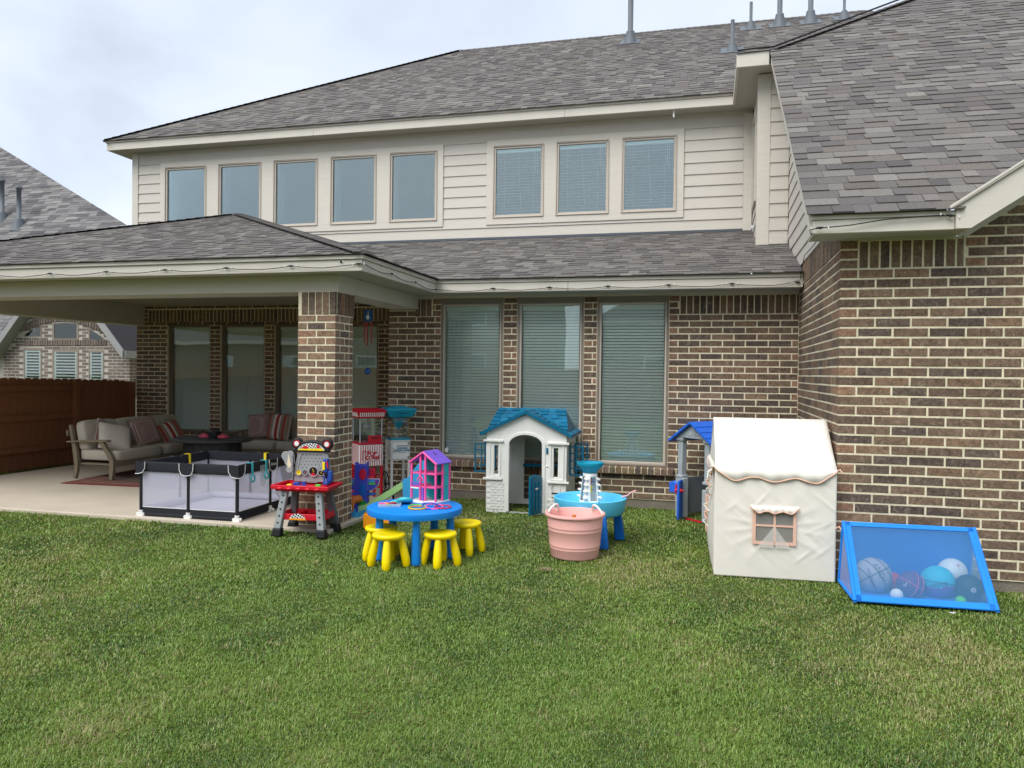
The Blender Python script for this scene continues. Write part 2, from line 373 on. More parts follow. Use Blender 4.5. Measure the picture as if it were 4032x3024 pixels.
# ================================================================== SETTING: ground, slab
WS = {}
def ws(o, parent):
    """parent with world-space child coordinates"""
    o.parent = parent
    if parent.name in WS: o.matrix_parent_inverse = Matrix.Translation(-Vector(WS[parent.name]))
    return o
def wb(mb, name, mats, parent, **k): return ws(mb.build(name, mats, None, **k), parent)
def lawn_mat(name):
    m, nt, b = newmat(name); N = nt.nodes; L = nt.links
    geo = N.new('ShaderNodeNewGeometry')
    n = N.new('ShaderNodeTexNoise'); n.inputs['Scale'].default_value = 1.1; n.inputs['Detail'].default_value = 7; n.inputs['Roughness'].default_value = .62; L.new(geo.outputs['Position'], n.inputs[0])
    r = N.new('ShaderNodeValToRGB'); r.color_ramp.elements[0].position = .36; r.color_ramp.elements[0].color = srgb(48, 66, 24); r.color_ramp.elements[1].position = .68; r.color_ramp.elements[1].color = srgb(112, 110, 62)
    L.new(n.outputs[0], r.inputs[0]); L.new(r.outputs[0], b.inputs['Base Color']); b.inputs['Roughness'].default_value = 1; b.inputs['Specular IOR Level'].default_value = .1
    return m
lawn_mat('soil')
g = MB(); facepoly(g, [(-150,-150,-.012),(150,-150,-.012),(150,150,-.012),(-150,150,-.012)])
kind(g.build('ground', 'soil'), 'structure')
SLAB_Y = 6.80; SZ = .03
s = MB(); s.box((-9.92, SLAB_Y, -.1), (-3.58, 11.94, SZ)); s.box((-3.58, 7.62, -.1), (-3.5, 9.16, SZ-.004))
kind(s.build('patio_slab', 'concrete', bevel=.012), 'structure')
# ================================================================== HOUSE
HO = (-4, 9.2, 0)
house = thing('house', 'two storey brick and beige siding house with dark shingle roofs and covered patio', 'house', HO); WS[house.name] = HO
BR = []; SH = []
YW, YP, YR = 9.22, 11.95, 6.45
def mortar(name, boxes, m='mortar'):
    b = MB()
    for a, c in boxes: b.box(a, c)
    return wb(b, name, m, house)
# foundation
fd = MB()
fd.box((-4.02, YW+.012, -.3), (1.05, YW+.3, .105)); fd.box((1.012, YR+.012, -.3), (4.6, YR+.3, .082)); fd.box((1.012, YR+.3, -.3), (1.3, YW+.012, .082)); fd.box((-10.23, YP+.012, -.3), (-4.05, YP+.3, .1))
wb(fd, 'foundation', 'foundation', house)
# --- wing front wall
wl = mortar('brick_wall', [((1.0, YR, .078), (4.6, YR+.2, 2.66))])
gb = MB(); gb.prism([(1.86,2.66),(4.6,2.66),(4.6,4.44)], YR, YR+.2); gw = wb(gb, 'gable_wall', 'mortar', house)
brick_wall(BR, (1.0,YR,0), (1,0,0), (0,-1,0), 3.6, .078, 4.4, wl, corner0=True, sold=(2.44,2.66,.127,.87), top=lambda u: 2.672 if u < .86 else 2.66+max(0,(u-.86))*.65)
# --- wing return wall (faces -X)
wl = mortar('brick_wall', [((1.0, YR+.2, .078), (1.2, YW+.2, 2.83))])
brick_wall(BR, (1.0,YR,0), (0,1,0), (-1,0,0), YW-YR, .078, 2.592, wl, back0=True)
xs = .03
while xs < YW-YR-.02:
    t = random.choice(BT); BR.append(brick_rec((1.0-.007, YR+xs+.033, 2.711), (0,1,0), (-1,0,0), .066, .037, .228, wl, t, .004)); xs += .0762
# --- window wall
WIN = [(-3.311,-2.489),(-2.306,-1.472),(-1.307,-.454)]; WZ0, WZ1 = .497, 2.535
bx = [((-4.03,YW,.1),(1.0,YW+.2,WZ0))]; xp = -4.03
for a, b in WIN: bx.append(((xp,YW,WZ0),(a,YW+.2,WZ1))); xp = b
bx.append(((xp,YW,WZ0),(1.0,YW+.2,WZ1)))
wl = mortar('brick_wall', bx)
ops = [(a+4.03, b+4.03, WZ0-.09, WZ1) for a, b in WIN]
sp = (2.31, 2.535, 3.7, 5.03)
brick_wall(BR, (-4.03,YW,0), (1,0,0), (0,-1,0), 5.03, .1, 2.535, wl, openings=ops+[(.38,.60,2.31,2.535)], corner0=True, sold=sp, ph=.0)
for i in range(3): BR.append(brick_rec((-3.63+i*.0762, YW-.007, 2.42), (1,0,0), (0,-1,0), .066, .037, .22, wl, random.choice(BT)))
# rowlock sills, sloping tops
for a, b in WIN:
    x = a-.05; k = int((b-a+.1)/.0762)
    for i in range(k+1):
        xc = x+i*.0762+.033
        if xc > b+.06: break
        c = Vector((xc, YW-.075, .448)); h = .033
        vs = [(xc-h,YW-.075,.405),(xc+h,YW-.075,.405),(xc+h,YW-.075,.478),(xc-h,YW-.075,.478),(xc-h,YW+.03,.405),(xc+h,YW+.03,.405),(xc+h,YW+.03,.502),(xc-h,YW+.03,.502)]
        BR.append(dict(v=vs, f=[(0,1,2,3),(3,2,6,7),(1,5,6,2),(4,0,3,7),(4,5,1,0)], tone=tuple(q*random.uniform(.9,1.2) for q in random.choice(BT)), parent=wl, area=piece_area(vs[:4])))
sm = MB()
for a, b in WIN:
    sm.add([(a-.045,YW-.068,.411),(b+.045,YW-.068,.411),(b+.045,YW-.068,.474),(a-.045,YW-.068,.474),(a-.045,YW+.03,.411),(b+.045,YW+.03,.411),(b+.045,YW+.03,.497),(a-.045,YW+.03,.497)],[(0,1,2,3),(3,2,6,7),(1,5,6,2),(4,0,3,7),(4,5,1,0)])
wb(sm, 'sill_mortar', 'mortar', house)
# --- recess return (faces the patio) and patio back wall
mortar('recess_wall', [((-4.03, YW+.2, .1), (-3.83, YP, 2.74))])
PW = [(-9.59,-8.696),(-8.476,-7.587),(-7.39,-6.50),(-6.30,-5.419)]; PZ0, PZ1 = .45, 2.41
bx = [((-10.25,YP,.1),(-4.03,YP+.2,PZ0)),((-10.25,YP,PZ1),(-4.03,YP+.2,2.78))]; xp = -10.25
for a, b in PW: bx.append(((xp,YP,PZ0),(a,YP+.2,PZ1))); xp = b
bx.append(((xp,YP,PZ0),(-4.03,YP+.2,PZ1))); bx.append(((-10.25,YP+.2,.1),(-10.05,YP+6,2.9)))
wl = mortar('brick_wall', bx)
brick_wall(BR, (-10.25,YP,0), (1,0,0), (0,-1,0), 6.22, .1, 2.74, wl, openings=[(a+10.25,b+10.25,PZ0,PZ1) for a, b in PW], corner0=True, sold=(2.45,2.68,.25,6.22))
# --- pillar
PX0, PX1, PY0, PY1 = -4.045, -3.632, 6.98, 7.37
pl = wb(MB().box((PX0,PY0,.0),(PX1,PY1,2.40)), 'pillar', 'mortar', house)
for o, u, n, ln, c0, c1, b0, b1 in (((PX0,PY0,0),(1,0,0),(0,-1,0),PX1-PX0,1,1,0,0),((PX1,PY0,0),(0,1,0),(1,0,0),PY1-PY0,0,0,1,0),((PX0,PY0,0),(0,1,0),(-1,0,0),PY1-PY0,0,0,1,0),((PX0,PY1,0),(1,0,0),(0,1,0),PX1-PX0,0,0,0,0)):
    brick_wall(BR, o, u, n, ln, .03, 2.16, pl, corner0=c0, corner1=c1, back0=b0, heads=[tuple(q*1.22 for q in c) for c in BHEAD+BT], tones=[tuple(q*1.22 for q in c) for c in BT+BHEAD], LN=.203)  # open-sky light put into the lifted tones; pinkish-tan mix is cut brick
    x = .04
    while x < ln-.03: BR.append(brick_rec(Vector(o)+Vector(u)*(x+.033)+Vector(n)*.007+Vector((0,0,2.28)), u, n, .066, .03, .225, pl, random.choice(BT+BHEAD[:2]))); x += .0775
# --- upper storey shell
sh = MB()
sh.box((-10.35,YP+.03,3.0),(.6,YP+.1,4.0)); sh.box((-10.35,YP+.03,5.32),(.6,YP+.1,5.75))
UW = [(-9.604,-8.823),(-8.488,-7.709),(-7.381,-6.608),(-6.281,-5.515),(-5.187,-4.424)]; UW2 = [(-3.377,-2.625),(-2.34,-1.585),(-1.304,-.55)]
UZ0, UZ1 = 4.155, 5.215
xp = -10.35
for a, b in UW+UW2: sh.box((xp,YP+.03,4.0),(a-.02,YP+.1,5.32)); xp = b+.02
sh.box((xp,YP+.03,4.0),(.6,YP+.1,5.32)); sh.box((-10.35,YP+.1,2.9),(-10.25,YP+9,5.75))
sh.box((.62,10.6,3.0),(1.05,11.9,5.75)); sh.box((1.02,10.6,3.0),(1.2,17,5.9))
wb(sh, 'upper_wall', 'siding', house)
upw = wb(MB().box((-10.34,YP+.02,5.50),(.6,YP+.03,5.58)), 'frieze_board', 'trim', house)
# siding planks
SD = wb(MB().box((-10.35,YP+.012,3.76),(.6,YP+.03,3.95)), 'skirt_board', 'trim', house)
def plank(x0, x1, z, zh=.178, Y=YP):
    o = MB().add([(x0,Y-.002,z),(x1,Y-.002,z),(x1,Y+.014,z+zh+.012),(x0,Y+.014,z+zh+.012),(x0,Y+.028,z),(x1,Y+.028,z),(x1,Y+.028,z+zh+.012),(x0,Y+.028,z+zh+.012)],
        [(0,1,2,3),(4,5,1,0),(1,5,6,2),(4,0,3,7)]).build('plank', 'siding', SD)
z = 3.955; k = 0
segs = [(-10.23,-9.755),(-4.275,-3.535),(-.395,.47)]
while z < 5.49:
    h = min(.1735, 5.50-z)
    if z < 3.98: plank(-10.23, -6.2, z, h); plank(-6.197, -1.1, z, h); plank(-1.097, .47, z, h)
    elif z > 5.33: plank(-10.23, -6.9, z, h); plank(-6.897, -2.3, z, h); plank(-2.297, .47, z, h)
    else:
        for a, b in segs: plank(a, b, z, h)
    z += .1735; k += 1
for n_, a, b in (('corner_board',(-10.36,YP-.012,3.0),(-10.235,YP+.028,5.58)),('corner_board',(.472,YP-.012,3.76),(.6,YP+.028,5.52))): wb(MB().box(a,b), n_, 'trim', house, bevel=.003)
# window surrounds
def surround(x0, x1, wins):
    b = MB(); z0, z1 = 4.0, 5.36
    b.box((x0,YP-.016,UZ1+.045),(x1,YP+.02,z1)); b.box((x0,YP-.016,z0),(x1,YP+.02,UZ0-.05)); xp = x0
    for a, c in wins: b.box((xp,YP-.0165,UZ0-.05),(a-.045,YP+.02,UZ1+.045)); xp = c+.045
    b.box((xp,YP-.0165,UZ0-.05),(x1,YP+.02,UZ1+.045)); wb(b, 'window_surround', 'trim', house, bevel=.002)
surround(-9.752,-4.278,UW); surround(-3.532,-.398,UW2)
# --- windows
def window(x0, x1, z0, z1, Y, fm, om, fw, ow, pane_m, slats=0, tilt=62, joined=False, sl=.047, depth=.10, pull=False, drop=.0):
    f = MB()
    if ow:
        for a, c in (((x0,Y-.012,z0),(x0+ow,Y+depth,z1)),((x1-ow,Y-.012,z0),(x1,Y+depth,z1)),((x0+ow,Y-.012,z0),(x1-ow,Y+depth,z0+ow)),((x0+ow,Y-.012,z1-ow),(x1-ow,Y+depth,z1))): f.box(a, c, 0)
    a0, a1, b0, b1 = x0+ow, x1-ow, z0+ow, z1-ow
    for a, c in (((a0,Y+.006,b0),(a0+fw,Y+depth*.9,b1)),((a1-fw,Y+.006,b0),(a1,Y+depth*.9,b1)),((a0+fw,Y+.006,b0),(a1-fw,Y+depth*.9,b0+fw)),((a0+fw,Y+.006,b1-fw),(a1-fw,Y+depth*.9,b1))): f.box(a, c, 1)
    fo = wb(f, 'window', [om, fm], house, bevel=.004)
    gx0, gx1, gz0, gz1 = a0+fw, a1-fw, b0+fw, b1-fw
    MB().box((gx0-.004,Y+.030,gz0-.004),(gx1+.004,Y+.034,gz1+.004)).build('pane', pane_m, fo)
    if slats:
        p = (gz1-gz0-.03-drop)/slats; yb = Y+.085; T = rad(tilt); J = MB(); me = None
        for i in range(slats):
            zc = gz0+drop+p*(i+.5); d = sl/2; cy, cz = math.cos(T)*d, math.sin(T)*d; hw = (gx1-gx0)/2-.006; xc = (gx0+gx1)/2
            if joined:
                J.add([(gx0+.006,yb-cy,zc-cz),(gx1-.006,yb-cy,zc-cz),(gx1-.006,yb+cy,zc+cz),(gx0+.006,yb+cy,zc+cz)],[(0,1,2,3)])
            else:
                if me is None:
                    q = MB(); q.add([(-hw,-cy,-cz),(hw,-cy,-cz),(hw,cy*.1-.003,cz*.1),(-hw,cy*.1-.003,cz*.1),(hw,cy,cz),(-hw,cy,cz)],[(0,1,2,3),(3,2,4,5)]); me = q.mesh('slat','slat',True)
                o = bpy.data.objects.new('slat', me); COL.objects.link(o); o.parent = fo; o.location = (xc,yb,zc); o.rotation_euler = (random.gauss(0,.02),random.gauss(0,.0012),0)
        if joined: kind(J.build('slat','slat',fo),'stuff')
        h = MB().box((gx0+.003,yb-.03,gz1-.05),(gx1-.003,yb+.03,gz1)); h.build('head_rail','slat',fo)
        c = MB()
        for fx in (.18,.82): x = gx0+(gx1-gx0)*fx; c.box((x-.0012,yb-.03,gz0+drop),(x+.0012,yb-.028,gz1))
        if pull: c.tube([(gx1-.07,yb-.035,gz1-.05),(gx1-.068,yb-.035,gz1-.45)],.003,5); c.tube([(gx1-.10,yb-.035,gz1-.05),(gx1-.10,yb-.035,gz1-.4)],.003,5); c.tube([((gx0+gx1)/2-.02,yb-.035,gz1-.05),((gx0+gx1)/2+.04,yb-.035,gz1-.95)],.0022,5)
        c.build('cord','white',fo)
    return fo
for i, (a, b) in enumerate(WIN):
    wo = window(a, b, WZ0, 2.485, YW, 'frame', 'frame_brown', .028, .022, 'pane', 50, 60, sl=.0385)
    if i == 0:
        d = MB(); d.lathe([(.033,0),(.033,.001)], n=8, T=T_((a+.088,YW+.0285,.60),rx=rad(90),rz=rad(22.5))); d.build('sticker','sticker_blue' if 'sticker_blue' in MATS else 'white',wo)
for a, b in PW: window(a, b, PZ0, PZ1, YP+.055, 'frame_brown', 'frame_brown', .025, .025, 'pane', 48, 68, True)
for a, b in UW: window(a-.045, b+.045, UZ0-.05, UZ1+.045, YP-.02, 'frame', 'frame', .03, .015, 'pane_up')
for a, b in UW2: window(a-.045, b+.045, UZ0-.05, UZ1+.045, YP-.02, 'frame', 'frame', .03, .015, 'pane_up', 22, 22, pull=True)
# head boards over main windows
hb = MB(); 
for a, b in WIN: hb.box((a-.004,YW-.014,2.486),(b+.004,YW+.1,2.56))
wb(hb, 'head_board', 'frame_brown', house)
# rooms behind the glass
def room(a, b, m, name='interior'):
    r = MB(); r.box(a, b); o = wb(r, name, m, house); 
    bm = bmesh.new(); bm.from_mesh(o.data)
    fr = [f for f in bm.faces if f.normal.y < -.9]; bmesh.ops.delete(bm, geom=fr, context='FACES'); bmesh.ops.reverse_faces(bm, faces=bm.faces); bm.to_mesh(o.data); bm.free()
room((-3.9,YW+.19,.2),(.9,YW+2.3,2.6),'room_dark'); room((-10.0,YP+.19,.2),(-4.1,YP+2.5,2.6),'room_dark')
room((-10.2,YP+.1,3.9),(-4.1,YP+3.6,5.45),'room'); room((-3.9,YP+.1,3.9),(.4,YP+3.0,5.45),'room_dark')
jm = MB()
for a, b in UW: jm.box((a-.03,YP+.1,4.1),(a+.012,YP+.26,5.28)); jm.box((b-.012,YP+.1,4.1),(b+.03,YP+.26,5.28))
wb(jm, 'inner_jamb', 'room', house)
# --- bump-out: corner board, siding, edge-on window
BY, BX = 10.58, .60
wb(MB().box((BX-.012,BY-.02,3.25),(BX+.15,BY,5.56)).box((BX-.012,BY,3.25),(BX,BY+.13,5.56)), 'corner_board', 'trim', house, bevel=.003)
z = 3.33
while z < 5.5:
    plank(BX+.152, .985, z, .178, BY-.018)
    MB().add([(BX+.004,BY+.13,z),(BX+.004,YP-.01,z),(BX+.018,YP-.01,z+.19),(BX+.018,BY+.13,z+.19),(BX+.03,BY+.13,z),(BX+.03,YP-.01,z)],[(0,3,2,1),(0,1,5,4)]).build('plank','siding',SD)
    z += .178
rw = MB(); rw.box((BX-.02,11.0,4.0),(BX+.01,11.08,5.3)); rw.box((BX-.02,11.62,4.0),(BX+.01,11.70,5.3)); rw.box((BX-.02,11.08,4.0),(BX+.01,11.62,4.08)); rw.box((BX-.02,11.08,5.22),(BX+.01,11.62,5.3)); rw.box((BX-.006,11.08,4.08),(BX+.0,11.62,5.22),1)
wb(rw, 'side_window', ['frame','pane_up'], house)
# --- wing side gable siding (faces -X): planks clipped by rake and by the lower roof
RP = .70; RE = (6.05, 2.80)
rake_y = lambda zz: RE[0]+(zz+.20-RE[1])/RP
lowroof = lambda y: 2.72+.327*(y-8.75)
z = 2.84
while z < 5.6:
    z1 = z+.178; ya0, ya1 = max(6.5, rake_y(z)), max(6.5, rake_y(z1)); yb = min(BY-.02, 8.75+(z-2.70)/.327) if z > 2.9 else 9.3
    yb1 = BY-.02 if z1 > 3.35 else min(BY-.02, 8.75+(z1-2.70)/.327)
    if yb1 > ya1+.02:
        MB().add([(.985,ya0,z),(.985,yb,z),(.999,yb1,z1+.01),(.999,ya1,z1+.01),(1.02,ya0,z),(1.02,yb,z)],[(0,3,2,1),(0,1,5,4)]).build('plank','siding',SD)
    z += .178
sg = MB(); sg.add([(1.004,6.5,2.83),(1.004,10.6,2.83),(1.004,10.6,5.7),(1.004,6.5,2.86)],[(0,3,2,1)]); wb(sg,'gable_sheathing','siding',house)
# ------------------------------------------------------------------ roofs
def roof(name, polys):
    b = MB()
    for p, e0, e1, s in polys: facepoly(b, p)
    o = wb(b, name, 'roof_base', house)
    for p, e0, e1, s in polys:
        if s: shingles(SH, p, e0, e1, o)
    return o
pf = lambda x, y: (x, y, 2.72+.33*(y-6.7)); PK = (-7.475, 10.995); zpk = 2.72+.33*(PK[1]-6.7)
pr = roof('patio_roof', [([pf(-11.77,6.7),pf(-3.18,6.7),(PK[0],PK[1],zpk)], pf(-11.77,6.7), pf(-3.18,6.7), 1),
    ([(-3.18,6.7,2.72),(-3.18,8.75,2.72),(-6.38,11.95,2.72+.33*3.2),(PK[0],11.95,zpk),(PK[0],PK[1],zpk)], (-3.18,6.7,2.72), (-3.18,8.75,2.72), 1),
    ([(-11.77,12.5,2.72),(-11.77,6.7,2.72),(PK[0],PK[1],zpk),(PK[0],12.5,zpk)], (-11.77,12.5,2.72), (-11.77,6.7,2.72), 0)])
lr = lambda x, y: (x, y, lowroof(y))
lo = roof('lower_roof', [([lr(-3.18,8.75),lr(.985,8.75),lr(.985,11.95),lr(-6.38,11.95)], lr(-3.18,8.75), lr(.985,8.75), 1)])
uz = lambda y: 5.72+.635*(y-11.6)
uf = lambda x, y: (x, y, uz(y))
ur = roof('upper_roof', [([uf(-10.71,11.6),uf(6,11.6),uf(2.97,16.73),uf(-5.58,16.73)], uf(-10.71,11.6), uf(6,11.6), 1),
    ([(-10.71,21.9,5.72),(-10.71,11.6,5.72),(-5.58,16.73,uz(16.73)),(-5.58,16.8,uz(16.73))], (-10.71,21.9,5.72),(-10.71,11.6,5.72),0),
    ([(6,21.9,5.72),(-10.71,21.9,5.72),(-5.58,16.8,uz(16.73)),(-5.58,16.73,uz(16.73)),(2.97,16.73,uz(16.73))],0,0,0)])
wz = lambda y: RE[1]+RP*(y-RE[0])
wf = lambda x, y: (x, y, wz(y))
wr = roof('wing_roof', [([wf(.70,6.05),wf(1.74,6.05),wf(6.2,10.40),wf(6.2,15.2),wf(.70,10.24)], wf(.70,6.05), wf(1.74,6.05), 1),
    ([(1.65,6.05,2.80),(4.6,6.05,4.78),(4.6,8.87,4.78)],(0,0,0),(0,0,0),0),
    ([(.30,10.24,5.73),(.70,10.24,5.74),(6.2,15.2,wz(15.2)),(6.2,17,wz(15.2)),(.30,11.6,5.73)],0,0,0)])
cp = []
hipcaps(cp, (-3.2,6.72,2.735), (PK[0],PK[1],zpk+.01), (.7,.7,-.1), (-.7,-.7,-.1), pr); hipcaps(cp, (-11.7,6.75,2.735), (PK[0],PK[1],zpk+.01), (-.7,.7,-.1), (.7,-.7,-.1), pr)
hipcaps(cp, (-10.7,11.62,5.735), (-5.58,16.73,uz(16.73)+.01), (-.7,.7,-.15), (.7,-.7,-.15), ur); hipcaps(cp, (-5.58,16.73,uz(16.73)), (2.97,16.73,uz(16.73)), (0,1,-.6), (0,-1,-.6), ur); hipcaps(cp, (.72,10.26,5.745), (6.2,15.2,wz(15.2)+.01), (-.7,.7,-.1), (.7,-.7,-.2), wr)
hipcaps(cp, (PK[0],PK[1],zpk), (PK[0],11.9,zpk), (1,0,-.3), (-1,0,-.3), pr)
emit_pieces(cp, 300, 'ridge_cap', 'shingle_o', 'shingle_m', house, 'ridge_cap_rest')
# flashing at the foot of the upper wall
wb(MB().box((-6.4,YP-.004,3.70),(.62,YP+.012,3.80)).box((-6.2,YP-.11,3.742),(.6,YP-.004,3.752)), 'flashing', 'flashing', house)
# ------------------------------------------------------------------ eaves: fascia, soffit, beams
def bar(name, a, b, m='trim', bevel=.003): return wb(MB().box(a, b), name, m, house, bevel=bevel)
def fascia(boxes, trim=True):
    b = MB()
    for a, c in boxes: b.box(a, c)
    return wb(b, 'fascia', 'trim', house, bevel=.003)
fascia([((-7.6,6.745,2.565),(-3.235,6.785,2.675)),((-11.75,6.745,2.565),(-7.603,6.785,2.675)),((-11.75,6.725,2.677),(-3.215,6.785,2.716))])
fascia([((-3.275,6.787,2.565),(-3.235,8.80,2.675)),((-3.275,6.787,2.677),(-3.215,8.78,2.716))])
fascia([((-3.273,8.80,2.565),(-1.6,8.84,2.675)),((-1.597,8.80,2.565),(.985,8.84,2.675)),((-3.25,8.785,2.677),(.985,8.84,2.716))])
fascia([((-10.66,11.65,5.56),(-6.5,11.69,5.69)),((-6.497,11.65,5.56),(-2.2,11.69,5.69)),((-2.197,11.65,5.56),(.30,11.69,5.69)),((-10.68,11.63,5.692),(.30,11.69,5.73))])
fascia([((-10.66,11.692,5.56),(-10.62,21,5.69))]); fascia([((.30,10.30,5.56),(.34,11.69,5.70))]); fascia([((.30,10.26,5.56),(.70,10.30,5.74))])
fascia([((.745,6.10,2.665),(1.70,6.14,2.765)),((.735,6.085,2.767),(1.72,6.14,2.80))])
bar('soffit', (-11.75,6.787,2.574), (-3.277,7.02,2.584), 'soffit', 0); bar('soffit', (-3.64,7.02,2.574), (-3.277,8.84,2.584), 'soffit', 0)
bar('soffit', (-3.64,8.842,2.572), (.985,YW+.05,2.582), 'soffit', 0); bar('soffit', (-10.62,11.69,5.575), (.34,YP+.03,5.585), 'soffit', 0); bar('soffit', (-10.62,YP+.03,5.575), (-10.36,21,5.585), 'soffit', 0)
bar('soffit', (.34,10.30,5.575), (1.0,YP+.03,5.585), 'soffit', 0); bar('soffit', (.76,6.14,2.672), (1.70,YR+.05,2.682), 'soffit', 0)
bar('frieze_board', (-3.64,YW-.02,2.536), (.985,YW+.05,2.572), 'trim', 0)
bar('frieze_board', (1.0,YR-.02,2.662), (1.86,YR+.02,2.674), 'trim', 0)
# patio beams and ceiling
bar('beam', (-10.38,7.02,2.40), (-3.62,7.40,2.573), 'trim'); bar('beam', (-3.64,7.402,2.40), (-3.62+.0,YW-.01,2.573), 'trim'); bar('beam', (-3.98,7.402,2.40), (-3.642,YW-.01,2.573), 'trim')
bar('beam', (-10.38,7.402,2.39), (-10.07,YP-.01,2.75), 'trim')
bar('ceiling', (-10.07,7.38,2.742), (-3.62,YP+.05,2.76), 'soffit', 0); bar('beam', (-10.07,7.38,2.573), (-3.62,7.40,2.745), 'trim'); bar('beam', (-3.66,7.402,2.573), (-3.642,YW+.2,2.745), 'trim')
wb(MB().lathe([(.0,-.02),(.07,-.02),(.085,-.006),(.085,0)], c=(-7.9,9.1,2.742), n=24), 'ceiling_light', 'white', house)
# rakes: wing left edge, wing front gable
def slopedbar(name, x0, x1, p0, p1, h, m='trim'):
    (y0,z0),(y1,z1) = p0, p1
    vs = [(x0,y0,z0-h),(x1,y0,z0-h),(x1,y1,z1-h),(x0,y1,z1-h),(x0,y0,z0),(x1,y0,z0),(x1,y1,z1),(x0,y1,z1)]
    wb(MB().add(vs,[(3,2,1,0),(4,5,6,7),(0,1,5,4),(1,2,6,5),(2,3,7,6),(3,0,4,7)]), name, m, house, bevel=.003)
slopedbar('rake_board', .72, .76, (6.142,wz(6.142)-.02), (10.255,wz(10.255)-.02), .15); slopedbar('soffit', .762, 1.0, (6.2,wz(6.2)-.165), (10.25,wz(10.25)-.165), .01, 'soffit')
# front gable rake to the right of the wing eave
def gable_rake(y0, y1, poly, m):
    wb(MB().prism(poly, y0, y1), 'rake_board' if m == 'trim' else 'soffit', m, house, bevel=.003)
gz = lambda x, dz: 2.80+dz+.66*(x-1.70)
gable_rake(6.075, 6.12, [(1.702,2.665),(1.80,2.665),(4.6,gz(4.6,-.20)),(4.6,gz(4.6,.018)),(1.702,gz(1.702,.018))], 'trim')
gable_rake(6.055, 6.12, [(1.66,2.802),(1.70,gz(1.70,.02)),(4.6,gz(4.6,.02)),(4.6,gz(4.6,.055)),(1.66,gz(1.66,.055))], 'trim')
gable_rake(6.122, YR, [(1.702,2.672),(1.80,2.672),(4.6,gz(4.6,-.193)),(4.6,gz(4.6,-.178)),(1.79,2.684),(1.702,2.684)], 'soffit')
gable_rake(YR-.02, YR-.002, [(1.86,2.655),(4.6,gz(4.6,-.26)),(4.6,gz(4.6,-.17)),(1.80,2.69)], 'trim')
# vent pipes
for x, y, h, r, big in ((-1.639,15.812,.95,.055,1),(.731,16.014,.48,.03,0),(1.279,16.049,.62,.05,1),(1.856,16.064,.56,.05,1),(.339,14.229,.5,.034,0),(2.485,16.155,.33,.026,0)):
    zb = uz(y); v = MB()
    v.lathe([(.16 if big else .12,-.1),(.12 if big else .1,.03),(r+.03,.2 if big else .13),(r+.03,.22 if big else .14),(r,.22 if big else .14),(r,h+.05)], c=(x,y,zb), n=16)
    v.add([(x-.2,y-.18,uz(y-.18)+.02),(x+.2,y-.18,uz(y-.18)+.02),(x+.2,y+.2,uz(y+.2)+.02),(x-.2,y+.2,uz(y+.2)+.02)],[(0,1,2,3)])
    wb(v, 'vent_pipe', 'vent', house)
# cable over the wing roof
cb = MB(); cb.tube([(.31,10.25,5.77),(.5,10.3,5.80),(.75,10.3,5.80),(2.6,11.92,6.98),(4.0,13.2,7.9),(6,15,9.15)],.012,6); wb(cb,'roof_cable','cable',house)
wb(MB().tube([(-.55,11.72,5.57),(-.55,11.72,5.46)],.016,8),'soffit_pipe','white',house)
tb = MB().prism([(-.028,0),(0,-.016),(.028,0),(0,.016)],-.004,0,0,T_((-3.45,6.744,2.655))).lathe([(.011,0),(.011,.01),(0,.012)],n=12,m=1,T=T_((-3.45,6.740,2.655),rx=rad(90))); wb(tb,'camera_mount',['white','black'],house)
# ------------------------------------------------------------------ write bricks and shingles of the house
emit_pieces(BR, 300, 'brick', 'brick_o', 'brick_m', house, 'brick_field')
emit_pieces(SH, 300, 'shingle', 'shingle_o', 'shingle_m', house, 'shingle_field')
for n_ in ('brick_field','shingle_field'):
    o = bpy.data.objects[n_]; ws(o, house)
# string light cable along the eaves
sl = thing('string_light', 'black string light cable with sockets clipped along the beige eave boards', 'string light', (-3.2,6.73,2.6)); WS[sl.name] = (-3.2,6.73,2.6)
def run(pts): return [tuple(p) for p in pts]
path = []; socks = []
def sagrun(a, b, n, key):
    a = Vector(a); b = Vector(b)
    for i in range(n):
        p, q = a.lerp(b, i/n), a.lerp(b, (i+1)/n)
        for j in range(6):
            f = j/6; P = p.lerp(q, f); P.z += -.028*math.sin(math.pi*f)+random.uniform(-.003,.003); path.append(P)
        socks.append((q, (b-a).normalized()))
sagrun((-10.5,6.722,2.595),(-3.26,6.722,2.628),10,0); sagrun((-3.21,6.74,2.63),(-3.21,8.74,2.60),3,1); sagrun((-3.19,8.782,2.603),(.93,8.782,2.615),6,2)
path += [Vector((.955,8.78,2.64)),Vector((.96,8.76,2.72)),Vector((.962,8.5,2.86)),Vector((.965,8.0,2.855)),Vector((.965,7.4,2.86)),Vector((.9,6.7,2.80)),Vector((.80,6.3,2.72)),Vector((.73,6.08,2.66)),Vector((.72,6.07,2.69)),Vector((.78,6.07,2.70)),Vector((1.0,6.07,2.715)),Vector((1.25,6.07,2.75)),Vector((1.62,6.07,2.765))]
wb(MB().tube(path,.0042,6),'cable','cable',sl)
for p, t in socks+[(Vector((.79,6.068,2.703)),Vector((1,0,0))),(Vector((1.66,6.068,2.76)),Vector((1,0,-.2)))]:
    sk = MB(); sk.tube([p-t*.026,p-t*.008,p+t*.008,p+t*.026],[.006,.009,.009,.006],8); sk.tube([p,p+Vector((0,0,-.012))+t*.006],[.007,.006],8); wb(sk,'socket','cable',sl)
    c = MB(); c.cbox(tuple(p-t*.06),(.008,.008,.016)); c.cbox(tuple(p+t*.06),(.008,.008,.016)); wb(c,'clip','white',sl)
